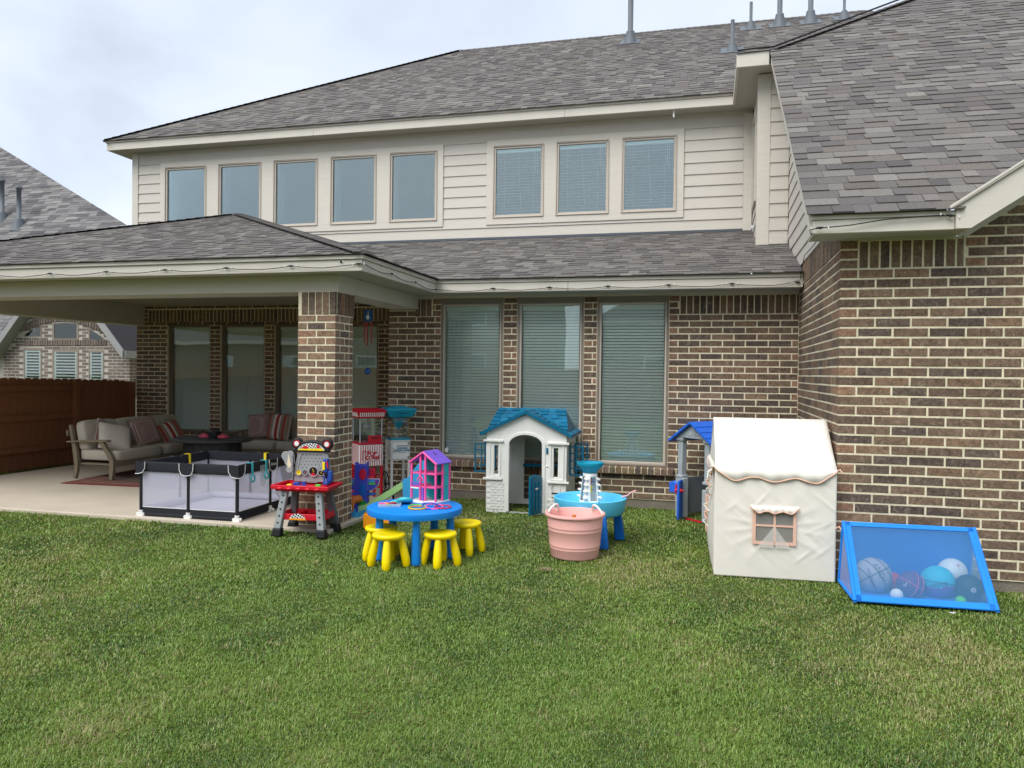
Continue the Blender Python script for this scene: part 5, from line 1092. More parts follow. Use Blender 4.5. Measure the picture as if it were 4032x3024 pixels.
# ---------------------------------------------------------------- round table and stools
TX, TY, TZ = -2.44, 6.17, .44
tb = thing('kids_table','round bright blue plastic kids table on the lawn','table',(TX,TY,0))
MB().lathe([(.0,TZ-.012),(.0,TZ-.03),(.37,TZ-.03),(.385,TZ-.06),(.405,TZ-.06),(.412,TZ-.03),(.408,TZ-.008),(.395,TZ),(0,TZ)],n=64).build('table_top','b_blue',tb,sharp=35)
for k in range(5):
    a = rad(-66+72*k); r = .315; x, y = r*math.cos(a), r*math.sin(a)
    MB().lathe([(.0,-.0),(.043,.0),(.044,.02),(.040,.10),(.030,TZ-.04),(.034,TZ-.012)],(x,y,0),20).build('leg','b_blue',tb,smooth=None)
def stool(label, x, y, rz):
    t = thing('kids_stool', label, 'stool', (x,y,0), rz, 'yellow stools round the blue table'); Z = .276
    MB().lathe([(0,Z-.045),(.118,Z-.045),(.133,Z-.034),(.138,Z-.018),(.132,Z-.003),(.118,Z),(.09,Z-.006),(0,Z-.009)],n=44).build('seat','b_yellow',t,smooth=True)
    for k in range(4):
        a = rad(45+90*k); P = [Vector((math.cos(a)*r,math.sin(a)*r,z)) for r, z in ((.143,0),(.145,.02),(.138,.07),(.122,.14),(.098,.245))]
        MB().tube(P,[.024,.033,.036,.034,.024],16).build('leg','b_yellow',t)
stool('yellow plastic stool in front of the blue table on the workbench side',-2.515,5.79,rad(-30)); stool('yellow plastic stool at the front of the blue table on the playhouse side',-2.125,5.95,rad(-35)); stool('yellow plastic stool behind the blue table next to the orange crate',-2.69,6.03,rad(10)); stool('yellow plastic stool behind the blue table facing the pink tub',-2.06,6.44,rad(-15))
# things on the table
dh = thing('dollhouse','three storey pink dollhouse with purple roof standing on the blue table','dollhouse',(-2.40,6.44,TZ),rad(-17)); W2, D2 = .135, .10
MB().box((-W2-.01,-D2-.012,0),(W2+.012,D2,.014)).box((-.07,-D2-.06,0),(.03,-D2-.012,.008)).box((-.06,-D2-.04,.008),(.02,-D2-.012,.016)).build('base','t_white',dh,bevel=.003)
for z in (.135,.255): MB().box((-W2,-D2,z-.006),(W2,D2,z+.006)).build('floor','pink',dh,bevel=.002)
for x, y, z1 in ((-W2,-D2,.355),(W2,-D2,.355),(-W2,D2,.355),(W2,D2,.355),(-.035,-D2,.42),(.02,-D2,.44),(W2,0,.355)): MB().box((x-.0085,y-.0085,.014),(x+.0085,y+.0085,z1)).build('column','pink',dh,bevel=.002)
MB().box((-W2,D2-.004,.014),(W2,D2,.36)).build('back_wall','aqua',dh); MB().box((W2-.003,.02,.014),(W2,D2-.01,.36)).build('side_wall','aqua',dh); MB().box((.03,-.02,.014),(.034,D2-.006,.25)).build('partition','aqua',dh)
for sx in (-1,1):
    vs = [(0,-D2-.012,.45),(sx*(W2+.022),-D2-.012,.348),(sx*(W2+.022),D2+.008,.348),(0,D2+.008,.45)]; MB().add(vs,[(0,1,2,3)]).build('roof','purple',dh,solid=.008)
    MB().tube([(0,-D2-.013,.445),(sx*(W2+.018),-D2-.013,.346)],.0095,6).build('gable_trim','pink',dh)
    tl = MB()
    for r in range(7):
        f = (r+.5)/7; x = sx*f*(W2+.02); z = .4565-f*.102
        for k in range(9): yy = -D2+.005+k*(2*D2-.01)/8; tl.cbox((0,0,0),(.02,.018,.004),0,T_((x,yy,z),ry=sx*math.atan2(.102,W2+.02)))
    kind(tl.build('roof_tiles','purple',dh),'stuff')
MB().lathe([(.018,0),(.018,.002)],n=16,sx=1.2,sy=.5,T=T_((.045,.0,.4275),ry=math.atan2(.102,W2+.02))).build('roof_slot','t_black',dh)
MB().tube([(-.03+.03*math.cos(rad(a)),-D2-.012,.19+.035*math.sin(rad(a))) for a in range(0,181,15)],.005,6).build('balcony_arch','pink',dh); bl = MB()
for k in range(7): bl.box((-.125+k*.014-.003,-D2-.012,.141),(-.125+k*.014+.003,-D2-.008,.17))
bl.box((-.13,-D2-.013,.168),(-.035,-D2-.007,.174)); bl.build('balcony_rail','purple',dh); MB().box((-.012,-D2-.01,.016),(.004,-D2+.004,.13)).build('door','purple',dh); MB().box((-.13,-D2-.02,.12),(-.04,-D2-.004,.13)).build('awning','t_white',dh)
tr_ = thing('toy_tray','clear plastic tray with red, yellow and teal toy tools on the blue table','tray',(-2.64,6.09,TZ),rad(18)); tray(MB(),.19,.10,0,.022,.004,.004).build('tray_body','clear2' if 'clear2' in MATS else 'net_pale',tr_)
R_ = random.Random(5)
for k in range(9):
    m = ['t_red','b_yellow','aqua','t_green','pink','t_red','sky','orange','purple'][k]
    at(MB().tube([(-.035,0,0),(0,0,.004),(.035,0,0)],[.007,.009,.005],8).build('toy_tool',m,tr_,smooth=True),(R_.uniform(-.06,.06),R_.uniform(-.03,.03),.014+.006*(k%3)),(0,R_.uniform(-.1,.1),R_.uniform(0,3)))
pn = thing('toy_pan','teal toy frying pan lying on the blue table against the tray','toy pan',(-2.54,6.20,TZ),rad(200)); MB().lathe([(0,.004),(.055,.004),(.066,.028),(.069,.028),(.058,0),(0,0)],n=32,T=T_((0,0,.018),rx=rad(24))).build('pan_body','aqua2' if 'aqua2' in MATS else 'teal_ring',pn,smooth=True); MB().tube([(.055,0,.04),(.13,.0,.02)],.008,8).build('handle','teal_ring',pn)
for i, (m, x, y, z, r, tl, lb) in enumerate((('t_green',-2.375,6.05,.006,.072,4,'green toss ring lying on top of the orange ring on the blue table'),('orange',-2.36,6.03,.002,.075,0,'orange toss ring under the green ring on the blue table'),('indigo',-2.27,6.10,.012,.07,10,'purple blue toss ring leaning by the dollhouse base'),('pink',-2.24,6.11,.006,.072,6,'pink toss ring between purple and red rings on the blue table'),('t_red',-2.17,6.13,.004,.068,2,'red toss ring at the edge of the blue table'))):
    tag(at(MB().tube([(r*math.cos(a),r*math.sin(a),0) for a in [2*math.pi*k/36 for k in range(37)]],.0055,8,cap=False).build('toss_ring',m),(x,y,TZ+.007+z),(rad(tl),rad(tl*.6),0)),lb,'ring','toss rings on the blue table')
# ---------------------------------------------------------------- white playhouse
ph = thing('playhouse','white plastic playhouse with teal shingled roof and open teal half door','playhouse',(-1.985,8.40,0),rad(1)); HW, DP = .465, .66
fr = MB()
def pier(mb, x0, x1, s0, s1, z0, z1, zt, y0, y1):
    mb.box((x0,y0,0),(s0,y1,zt)); mb.box((s1,y0,0),(x1,y1,zt)); mb.box((s0,y0,0),(s1,y1,z0)); mb.box((s0,y0,z1),(s1,y1,zt))
pier(fr,-HW,-.195,-.372,-.322,.44,.765,.78,0,.03); pier(fr,.19,HW,.318,.372,.43,.755,.78,0,.03)
top = [(-HW,.78),(-.195,.78)]+[(x,z) for x,z in arc(-.0025,.78,.1925,180,0,16,.115)][1:-1]+[(.19,.78),(HW,.78),(HW,.93),(0,1.13),(-HW,.93)]
fr.prism(top,0,.03); fo = fr.build('front_wall','ph_white',ph,bevel=.006)
ar = arc(-.0025,.78,.1925,180,0,18,.115); ao = arc(-.0025,.78,.228,180,0,18,.15)
MB().ring([(-.23,.02)]+ao+[(.225,.02)],[(-.195,.02)]+ar+[(.19,.02)],-.012,.0).build('arch_trim','ph_white',fo,bevel=.004)
for x0, x1, z0, z1 in ((-.43,-.29,.40,.81),(.275,.44,.39,.80)):
    MB().ring([(x0,z0),(x1,z0),(x1,z1),(x0,z1)],[(x0+.018,z0+.018),(x1-.018,z0+.018),(x1-.018,z1-.018),(x0+.018,z1-.018)],-.012,0).build('window_trim','ph_white',fo,bevel=.004)
for x0, x1, z in ((-.495,-.26,.82),(-.495,-.27,.385),(.255,.50,.81),(.255,.50,.372)): MB().box((x0,-.03,z-.012),(x1,.0,z+.014)).build('ledge','ph_white',fo,bevel=.005)
bme = MB().cbox((0,0,0),(.066,.008,.026)).mesh('brick','ph_white')
def emb(x0, x1, z0, z1):
    r = 0; z = z0
    while z < z1:
        x = x0+(.035 if r%2 else 0)
        while x < x1-.02:
            o = bpy.data.objects.new('brick', bme); COL.objects.link(o); o.parent = fo; o.location = (min(x+.033,x1-.02),-.003,z); o.scale = (1 if x+.066 < x1 else .6,1,1); x += .072
        z += .032; r += 1
emb(-.455,-.25,.05,.36); emb(-.455,-.29,.845,.93); emb(.25,.455,.04,.20)
MB().ring([(.29,.21)]+[(.29,.30)]+arc(.345,.30,.055,180,0,10)+[(.40,.21)],[(.297,.217)]+[(.297,.30)]+arc(.345,.30,.048,180,0,10)+[(.393,.217)],-.01,0).build('mailbox_panel','ph_white',fo); MB().box((.305,-.004,.24),(.385,.002,.255)).build('mail_slot','t_black',fo)
MB().box((.235,-.016,.69),(.258,0,.76)).build('doorbell','t_teal',fo,bevel=.006); MB().lathe([(.012,0),(.012,.006),(0,.008)],n=14,T=T_((.247,0,.55),rx=rad(90))).build('bell_button','ph_white',fo)
for sx in (-1,1):
    sw = MB()
    x0, x1 = (HW-.028,HW-.0005) if sx > 0 else (-HW+.0005,-HW+.028)
    sw.box((x0,.031,0),(x1,.15,.93)); sw.box((x0,.52,0),(x1,DP,.93)); sw.box((x0,.15,0),(x1,.52,.42)); sw.box((x0,.15,.80),(x1,.52,.93))
    sw.build('side_wall','ph_white',ph,bevel=.004)
bw = MB(); bw.box((-HW+.03,DP-.03,0),(-.16,DP,.93)); bw.box((.28,DP-.03,0),(HW-.03,DP,.93)); bw.box((-.16,DP-.03,.80),(.28,DP,.93)); bw.box((-.16,DP-.03,0),(.28,DP,.06)); bw.prism([(-HW,.93),(HW,.93),(0,1.12)],DP-.03,DP); bw.build('back_wall','ph_white',ph)
for x in (-.40,-.30): pass
MB().box((-.16,DP-.09,.46),(.28,DP-.03,.50)).build('shelf','t_teal',ph,bevel=.01)
# shutters
def shutter(x, y, rz):
    s = MB(); w_, h_ = .17, .34
    s.ring([(0,0),(w_,0),(w_,h_),(0,h_)],[(.018,.018),(w_-.018,.018),(w_-.018,h_-.018),(.018,h_-.018)],-.008,.008)
    for k in (1,2,3): s.box((.018,-.006,h_*k/4-.006),(w_-.018,.006,h_*k/4+.006))
    s.box((w_/2-.006,-.0055,.018),(w_/2+.006,.0055,h_-.018)); at(s.build('shutter','t_teal',ph,bevel=.003),(x,y,.435),(0,0,rz))
shutter(HW+.01,.15,rad(-8)); shutter(HW+.01,.52,rad(25)); shutter(-HW-.01,.15,rad(190)); shutter(-HW-.012,.50,rad(160))
# half door
dr = MB().box((0,-.012,.02),(.22,.012,.42)).prism([(0,.42),(.22,.42),(.22,.45),(.11,.465),(0,.435)],-.012,.012); do = dr.build('door','t_teal',ph,bevel=.006); at(do,(.185,-.02,0),(0,0,rad(180+65)))
for k in range(3): MB().box((.03+.06*k,.012,.06),(.06+.06*k,.02,.38)).build('door_rib','t_teal',do,bevel=.004)
MB().box((.085,.021,.30),(.135,.023,.32)).build('door_badge','t_white',do)
MB().box((-.19,.0,.0),(.19,.03,.012)).build('threshold','ph_white',ph)
# roof: front gable + cross ridge, with moulded shingles
rf = MB(); Z0, ZA = .905, 1.165; XE = .53
for sx in (-1,1): rf.add([(0,-.055,ZA),(sx*XE,-.055,Z0),(sx*XE,.715,Z0),(0,.715,ZA),(0,-.055,ZA-.028),(sx*XE,-.055,Z0-.028),(sx*XE,.715,Z0-.028),(0,.715,ZA-.028)],[(0,1,2,3),(7,6,5,4),(0,4,5,1),(1,5,6,2)])
CX, CA = .40, 1.175
rf.add([(-CX,.33,CA),(CX,.33,CA),(CX+.07,.06,.95),(-CX-.07,.06,.95),(CX+.07,.60,.95),(-CX-.07,.60,.95)],[(0,1,2,3)[::-1],(1,0,5,4)[::-1],(1,4,2)[::-1],(0,3,5)[::-1]]); ro = rf.build('roof','t_teal',ph)
tr = []; tt = [(srgb(0,104,140)[:3]),(srgb(0,99,134)[:3]),(srgb(3,108,145)[:3])]
def tiles(poly, e0, e1):
    r = []; shingles(r, poly, e0, e1, ro, EX=.062, tones=tt, wmin=.075, wmax=.10)
    for q in r:
        c = sum((Vector(p) for p in q['v']),Vector())/8
        q['area'] = 1e6+random.random(); tr.append(q)
tiles([(0,-.055,ZA+.002),(XE,-.055,Z0+.002),(XE,.715,Z0+.002),(0,.715,ZA+.002)],(XE,-.055,Z0+.002),(XE,.715,Z0+.002)); tiles([(0,-.055,ZA+.002),(-XE,-.055,Z0+.002),(-XE,.715,Z0+.002),(0,.715,ZA+.002)],(-XE,.715,Z0+.002),(-XE,-.055,Z0+.002))
tiles([(-CX,.33,CA+.002),(CX,.33,CA+.002),(CX+.07,.06,.952),(-CX-.07,.06,.952)],(-CX-.07,.06,.952),(CX+.07,.06,.952))
for q in tr: q['v'] = [(x,y,z) for x,y,z in q['v']]
m_, nt_, b_ = newmat('teal_tile'); oi = nt_.nodes.new('ShaderNodeObjectInfo'); nt_.links.new(oi.outputs['Color'], b_.inputs['Base Color']); b_.inputs['Roughness'].default_value = .42
emit_pieces(tr, 300, 'roof_tile', 'teal_tile', 'teal_tile', ro, 'roof_tiles')
# ---------------------------------------------------------------- water table
wt = thing('water_table','blue toddler water table with white splash tower and teal funnel','water table',(-1.07,7.20,0))
n = 64
MB().lathe([(0,.30),(.255,.305),(.285,.32),(.315,.415),(.335,.43),(.345,.425),(.325,.30),(.30,.275),(0,.27)],n=n).build('basin','wt_blue',wt,sharp=50)
for a0 in (20,100,165,240,300): MB().tube([(.29*math.cos(rad(a0)),.29*math.sin(rad(a0)),.335),(.345*math.cos(rad(a0-8)),.345*math.sin(rad(a0-8)),.436)],.006,6).build('rib','wt_blue',wt)
for a in (32,122,212,302):
    x, y = .285*math.cos(rad(a)), .285*math.sin(rad(a)); lg = hexa(MB(), rect(x*1.12,y*1.12,0,.095,.075), rect(x,y,.30,.075,.065)).build('leg','wt_leg',wt,bevel=.015,seg=3)
    for z in (.10,.2): f = z/.3; MB().cbox((x*(1.12-.12*f),y*(1.12-.12*f),z),(.095-.02*f,.079-.01*f,.008)).build('leg_band','wt_leg',lg,bevel=.003)
tc_ = thing; n = 40
tw_ = MB(); prof = [(.102,.31),(.094,.40),(.086,.46),(.076,.56),(.068,.62),(.064,.655)]
vs = []; fs = []
for i, (r, z) in enumerate(prof): vs += [(r*math.cos(2*math.pi*j/n),r*math.sin(2*math.pi*j/n),z) for j in range(n)]
for i in range(len(prof)-1):
    for j in range(n):
        hole = (1 <= i <= 3) and ((j+5)%10 not in (0,1,2,8,9))
        if not hole: fs.append((i*n+j,i*n+(j+1)%n,(i+1)*n+(j+1)%n,(i+1)*n+j))
to = tw_.add(vs,fs,0,True).build('tower','t_white',wt,solid=.007); to.rotation_euler = (0,0,rad(30))
for z, r in ((.43,.108),(.49,.10),(.55,.09),(.605,.082)):
    for k in range(4):
        a = rad(30+45+90*k); MB().lathe([(.001,-.014),(.026,-.008),(.026,.004),(.001,.010)],n=10,T=T_((r*math.cos(a),r*math.sin(a),z),ry=rad(20))).build('scoop','t_white',wt,smooth=True)
MB().lathe([(.05,.65),(.062,.66),(.075,.685),(.118,.72),(.128,.735),(.128,.757),(.119,.757),(.114,.735),(.06,.70),(.03,.685)],n=48).build('funnel','cart_teal',wt,sharp=40)
MB().lathe([(.014,-.025),(.02,-.02),(.02,.02),(.014,.025)],n=14,T=T_((.0,-.035,.565),rx=rad(90))).lathe([(0,-.03),(.016,-.028),(.016,.028),(0,.03)],n=12,T=T_((0,-.02,.59))).build('red_wheel','t_red',wt,smooth=True)
MB().sphere((.005,-.045,.49),.022,12,8,sc=(1,.8,1)).sphere((.012,-.045,.525),.018,12,8).build('yellow_wheel','b_yellow',wt)
for z in (.50,.58): MB().tube([(-.06,-.03,z),(.06,-.03,z)],.003,6).build('spindle','indigo',wt)
sp_ = thing('toy_spoon','small pink toy scoop resting on the water table rim','toy scoop',(-.74,7.24,.43)); plastic('pale_pink',240,186,196); MB().tube([(-.03,0,.004),(.02,0,.02),(.06,.01,.055),(.10,.01,.068)],[.012,.006,.006,.009],10).build('scoop_body','pale_pink',sp_,smooth=True)
# ---------------------------------------------------------------- pink tub
tu = thing('tub','pink plastic tub with white rope handles on the lawn','tub',(-1.11,6.60,0))
MB().lathe([(0,0),(.20,0),(.21,.012),(.217,.08),(.219,.082),(.219,.086),(.2185,.09),(.2215,.105),(.2235,.107),(.2235,.111),(.223,.115),(.234,.235),(.236,.237),(.236,.241),(.2355,.245),(.2375,.265),(.2395,.267),(.2395,.271),(.239,.275),(.246,.355),(.262,.358),(.266,.368),(.262,.382),(.25,.384),(.243,.37),(.225,.20),(.205,.025),(0,.02)],n=72).build('tub_body','tub_pink',tu,sharp=60)
for a in (158,40):
    c = Vector((.25*math.cos(rad(a)),.25*math.sin(rad(a)),.36)); d = Vector((-math.sin(rad(a)),math.cos(rad(a)),0)); inn = Vector((-math.cos(rad(a)),-math.sin(rad(a)),0))
    pts = [c+d*(.075*math.cos(rad(t)))+inn*(.012+.035*math.sin(rad(t)))+Vector((0,0,.08*math.sin(rad(t))-.012)) for t in range(0,181,6)]
    hd = MB(); hd.tube(pts,.0105,8)
    for k in range(len(pts)*3):
        t = k/(len(pts)*3-1)*(len(pts)-1); i = min(int(t),len(pts)-2); p = pts[i].lerp(pts[i+1],t-i); ph2 = k*.9; hd.sphere(tuple(p+Vector((.006*math.cos(ph2)*d.x,.006*math.cos(ph2)*d.y,.006*math.sin(ph2)))),.0065,6,4)
    hd.build('rope_handle','rope',tu,smooth=True)
tag(at(hexa(MB(), rect(0,0,0,.12,.11), rect(.005,0,.33,.03,.03)).build('toy_cone','toy_orange',bevel=.006),(-1.13,6.64,.022),(0,0,.4)),'orange toy cone poking up inside the pink tub','toy')
# ---------------------------------------------------------------- grey playhouse with blue roof (turned 45 degrees)
gp = thing('playhouse','grey plastic playhouse with bright blue roof behind the white tent','playhouse',(-.15,8.565,0),rad(-45)); GW, GD = .25, .50   # local -y faces the opening
for x, y, hgt in ((-GW+.045,.045,.45),(GW-.045,.045,.36)):
    lp = MB().box((x-.06,y-.045,0),(x+.06,y+.045,hgt)).build('base_pillar','grey_ph',gp,bevel=.012); 
    rk = MB()
    for k in range(14): rk.box((x+.012,y-.049,.03+k*.028),(x+.024,y-.045,.045+k*.028))
    kind(rk.build('rack_notches','grey_dk',lp),'stuff')
for x, y in ((-GW+.045,.045),(-GW+.045,GD-.045),(GW-.045,GD-.045),(GW-.045,.045)):
    zb = .45 if y < .1 and x < 0 else .42; MB().box((x-.036,y-.036,zb),(x+.036,y+.036,.88)).box((x-.05,y-.05,zb-.005),(x+.05,y+.05,zb+.03)).box((x-.05,y-.05,.86),(x+.05,y+.05,.90)).build('column','grey_ph' if y < .1 else 'grey_dk',gp,bevel=.008)
for a, b in (((-GW,GD-.03,.03),(GW,GD,.44)),((GW-.03,.09,.03),(GW,GD-.03,.44)),((-GW,.09,.03),(-GW+.03,GD-.03,.44))):
    po = MB().box(a,b).build('panel','grey_dk',gp,bevel=.005)
pw = MB()
for r in range(7):
    for k in range(4):
        if (r*3+k*5)%4: pw.box((-.2+k*.1+(.03 if r%2 else 0),GD-.036,.06+r*.052),(-.2+k*.1+.085+(.03 if r%2 else 0),GD-.03,.06+r*.052+.04))
kind(pw.build('stone_relief','grey_dk',po),'stuff'); MB().box((-GW,GD-.045,.44),(GW,GD+.01,.465)).build('counter','grey_dk',gp,bevel=.006)
MB().prism([(-GW-.02,.90),(GW+.02,.90),(0,1.055)],0,.03).build('gable','grey_ph',gp,bevel=.006); MB().prism([(-GW-.02,.90),(GW+.02,.90),(0,1.055)],GD-.03,GD).build('gable','grey_ph',gp)
fan = MB()
for k in range(7): a = rad(20+k*23.3); fan.prism([(-.004,.03),(.004,.03),(.003,.05+.055*math.sin(a)+.06*abs(math.cos(a))),(-.003,.05+.055*math.sin(a)+.06*abs(math.cos(a)))],-.006,0,0,T_((0,0,.915),ry=a-rad(90)))
fan.build('fan_relief','t_silver',gp)
for sx in (-1,1):
    for k in range(4):
        f0, f1 = k/4, (k+1.12)/4; P = lambda f, y, h: (sx*f*(GW+.075), y, 1.085-f*.215+h); hh = .012
        MB().add([P(f0,-.05,0),P(min(f1,1.05),-.05,hh),P(min(f1,1.05),GD+.05,hh),P(f0,GD+.05,0),P(f0,-.05,-.02),P(min(f1,1.05),-.05,-.02),P(min(f1,1.05),GD+.05,-.02),P(f0,GD+.05,-.02)],[(0,1,2,3),(7,6,5,4),(0,4,5,1),(1,5,6,2),(2,6,7,3)]).build('roof_course','roof_blue',gp)
dd = MB().box((0,-.014,.0),(.17,.014,.43)).build('door','roof_blue',gp,bevel=.014); at(dd,(-GW+.11,-.012,.01),(0,0,rad(-58))); MB().lathe([(.012,-.05),(.012,-.03),(.024,-.028),(.024,-.018),(.01,-.016),(.01,.016),(.024,.018),(.024,.028),(.012,.03),(.012,.05)],n=18,T=T_((.13,0,.32),rx=rad(90))).build('door_knob','t_red',dd,smooth=False)
mbx = MB().prism([(-.05,0),(.045,0),(.055,.11),(.0,.135),(-.055,.11)],-.035,.035).build('mailbox','roof_blue',gp,bevel=.008); at(mbx,(-GW-.035,.01,.27),(0,0,rad(20))); MB().box((.03,-.042,.0),(.05,-.03,.10)).build('mail_flag','t_red',mbx)
MB().box((-.10,.0,.0),(GW-.1,.02,.015)).build('threshold','t_red',gp); MB().lathe([(.02,-.012),(.02,.012)],n=14,T=T_((GW+.0,.03,.30),ry=rad(90))).build('wheel_knob','t_black',gp)
# ---------------------------------------------------------------- play tent
mat('canvas', srgb(230,225,214), .9, .02, 3, .10, 160); mat('peach', srgb(228,184,162), .85, .06, 8)
te = thing('play_tent','white canvas play house tent with peach scalloped trim and window','tent',(.525,6.31,0),rad(2.5)); TW, TD, TE, TR = .455, .88, .87, 1.235
def cloth(name, P, nx, nz, amp, seed, parent, hole=None, m='canvas'):
    """grid cloth; P(u,v) -> point, normal; diagonal drape folds"""
    R_ = np.random.default_rng(seed); mb = MB(); idx = {}; vs = []
    fd_ = [(R_.uniform(-1.2,1.2),R_.uniform(6,15),R_.uniform(0,6.3),R_.uniform(.3,1)) for _ in range(7)]
    crs = [(R_.uniform(.05,.95),R_.uniform(.05,.95),rad(R_.choice([-50,-40,35,48,-30]))+R_.normal(0,.15),R_.uniform(.06,.2),R_.uniform(.010,.02),R_.uniform(-.7,1)) for _ in range(26)]
    for i in range(nx+1):
        for j in range(nz+1):
            u, v = i/nx, j/nz; p, nn = P(u, v); d = 0
            for cu_, cv_, an_, ln_, wd_, am_ in crs: al = (u-cu_)*math.cos(an_)+(v-cv_)*math.sin(an_); pe = -(u-cu_)*math.sin(an_)+(v-cv_)*math.cos(an_); d += am_*math.exp(-(al/ln_)**2-(pe/wd_)**2)
            for sl2, fq, phs, a in fd_: t_ = math.sin(fq*(u*1.0+sl2*v)+phs); d += .35*a*(abs(t_)**9)*math.sin(math.pi*v)**.5*math.sin(math.pi*u)**.5
            if hole:
                hu, hv = hole; rr = math.hypot(u-hu,(v-hv)); th = math.atan2(v-hv,u-hu); d += .55*abs(math.sin(th*6+2*math.sin(th*2)))**4*math.exp(-((rr-.27)/.14)**2)
            vs.append(tuple(Vector(p)+Vector(nn)*d*amp))
    q = lambda i, j: i*(nz+1)+j
    fs = [(q(i,j),q(i+1,j),q(i+1,j+1),q(i,j+1)) for i in range(nx) for j in range(nz) if not (hole and .335 < (i+.5)/nx < .655 and .335 < (j+.5)/nz < .615)]
    return mb.add(vs,fs,0,True).build(name,m,parent,solid=.003)
cloth('front_wall',lambda u,v:((-TW+2*TW*u,0-.03*math.sin(math.pi*v)*math.sin(math.pi*u)*.3,TE*v),(0,-1,0)),84,80,.0055,4,te,hole=(.495,.475))
cloth('side_wall',lambda u,v:((-TW-.035*math.sin(math.pi*u)*math.sin(math.pi*min(1,v*1.2)),TD*(1-u),TE*v),(-1,0,0)),26,30,.008,9,te); cloth('side_wall',lambda u,v:((TW,TD*u,TE*v),(1,0,0)),12,12,.003,2,te); cloth('back_wall',lambda u,v:((TW-2*TW*u,TD,TE*v),(0,1,0)),12,12,.003,8,te)
cloth('roof_slope',lambda u,v:((-TW+.002+(2*TW-.004)*u,TD/2*v,TE+(TR-TE)*v-.012*math.sin(math.pi*v)*math.sin(math.pi*u)),(0,-.6,.8)),26,16,.0012,12,te); cloth('roof_slope',lambda u,v:((TW-2*TW*u,TD-TD/2*v,TE+(TR-TE)*v),(0,.6,.8)),10,8,.001,13,te)
for sx in (-1,1): MB().add([(sx*TW,0,TE),(sx*TW,TD,TE),(sx*(TW-.012),TD/2,TR)],[(0,1,2) if sx > 0 else (2,1,0)]).build('gable','canvas',te,solid=.004)
MB().tube([(-TW,TD/2,TR-.004),(TW-.02,TD/2,TR-.004)],.009,8).build('ridge_pole','canvas',te)
# scalloped valances with peach binding
def valance(a, b, nrm, k, depth, parent, w_end=1.0):
    a, b, nrm = Vector(a), Vector(b), Vector(nrm); top_, bot = [], []; n_ = 12*k
    for i in range(n_+1):
        f = i/n_; s_ = abs(math.sin(math.pi*f*k)); dp = depth*(.62+.38*s_) if 0 < i < n_ else depth*.05
        edge = min(1, min(f,1-f)*k*2.2); dp = depth*(.08+.92*edge**.6)*(.68+.32*math.sin(math.pi*f*k)**2)
        p = a.lerp(b,f); top_.append(p+Vector((0,0,.008))); bot.append(p+nrm*(.012+.012*math.sin(f*23)**2)+Vector((0,0,-dp)))
    vs = [tuple(p) for p in top_+bot]; o = MB().add(vs,[(i,n_+1+i,n_+2+i,i+1) for i in range(n_)],0,True).build('valance','canvas',parent,solid=.003); MB().tube(bot,.0055,6).build('binding','peach',o)
valance((-TW-.01,-.006,TE),(TW,-.006,TE),(0,-1,0),3,.105,te); valance((-TW-.006,TD,TE),(-TW-.006,0,TE),(-1,0,0),3,.09,te)
mesh_mat('net_curtain', srgb(245,243,238), .38)
# window: peach frame, mullions, netting, tied curtain, small scalloped pelmet
wx0, wx1, wz0, wz1 = -.155, .148, .285, .55; yw = -.026
wf_ = MB().ring([(wx0-.012,wz0-.012),(wx1+.012,wz0-.012),(wx1+.012,wz1+.012),(wx0-.012,wz1+.012)],[(wx0+.012,wz0+.012),(wx1-.012,wz0+.012),(wx1-.012,wz1-.012),(wx0+.012,wz1-.012)],yw-.004,yw+.002).box((-.010,yw-.004,wz0),(.007,yw+.001,wz1)).box((wx0,yw-.0035,.415),(wx1,yw+.0005,.43)).build('window_frame','peach',te)
MB().add([(wx0,yw+.004,wz0),(wx1,yw+.004,wz0),(wx1,yw+.004,wz1),(wx0,yw+.004,wz1)],[(0,1,2,3)]).build('netting','net_grey',wf_); MB().add([(wx0-.02,.05,wz0-.02),(wx1+.02,.05,wz0-.02),(wx1+.02,.05,wz1+.02),(wx0-.02,.05,wz1+.02)],[(0,1,2,3)]).build('curtain','net_grey',wf_)
for sx, x0_, x1_ in ((-1,-.13,-.01),(1,.0,.12)): MB().add([(-.004,yw-.006,.42),(x0_ if sx < 0 else x1_,yw-.008,wz0-.035),(-.008 if sx < 0 else .006,yw-.009,wz0-.035)],[(0,1,2)]).build('curtain_tail','net_curtain',wf_,solid=.001)
valance((wx0-.03,yw-.004,.572),(wx1+.03,yw-.004,.572),(0,-1,0),3,.05,te)
# ties, side window and loose bows on the left side
sd2 = MB().ring([(.0,0),(.22,0),(.22,.30),(0,.30)],[(.015,.015),(.205,.015),(.205,.285),(.015,.285)],-.003,.003).box((.1,-.003,.015),(.112,.003,.285)).box((.015,-.0025,.14),(.205,.0025,.152)).build('side_window_frame','peach',te); at(sd2,(-TW-.045,.62,.26),(0,0,rad(-90)))
R_ = random.Random(8)
for k in range(7):
    z = .84-.075*k; b = MB(); y = .06+.05*k
    for q in range(2): b.tube([(-TW-.02,y,z),(-TW-.05-R_.uniform(0,.03),y+R_.uniform(-.03,.03),z-.02),(-TW-.03-R_.uniform(0,.03),y+R_.uniform(-.04,.04),z-.07)],.006,6)
    b.build('ribbon',('canvas','peach')[k%2],te)
for y, z in ((.0,.86),(.0,.42)): MB().tube([(TW,y,z),(TW+.02,y-.01,z+.02),(TW+.035,y-.02,z-.005)],.006,6).build('tie','peach',te)
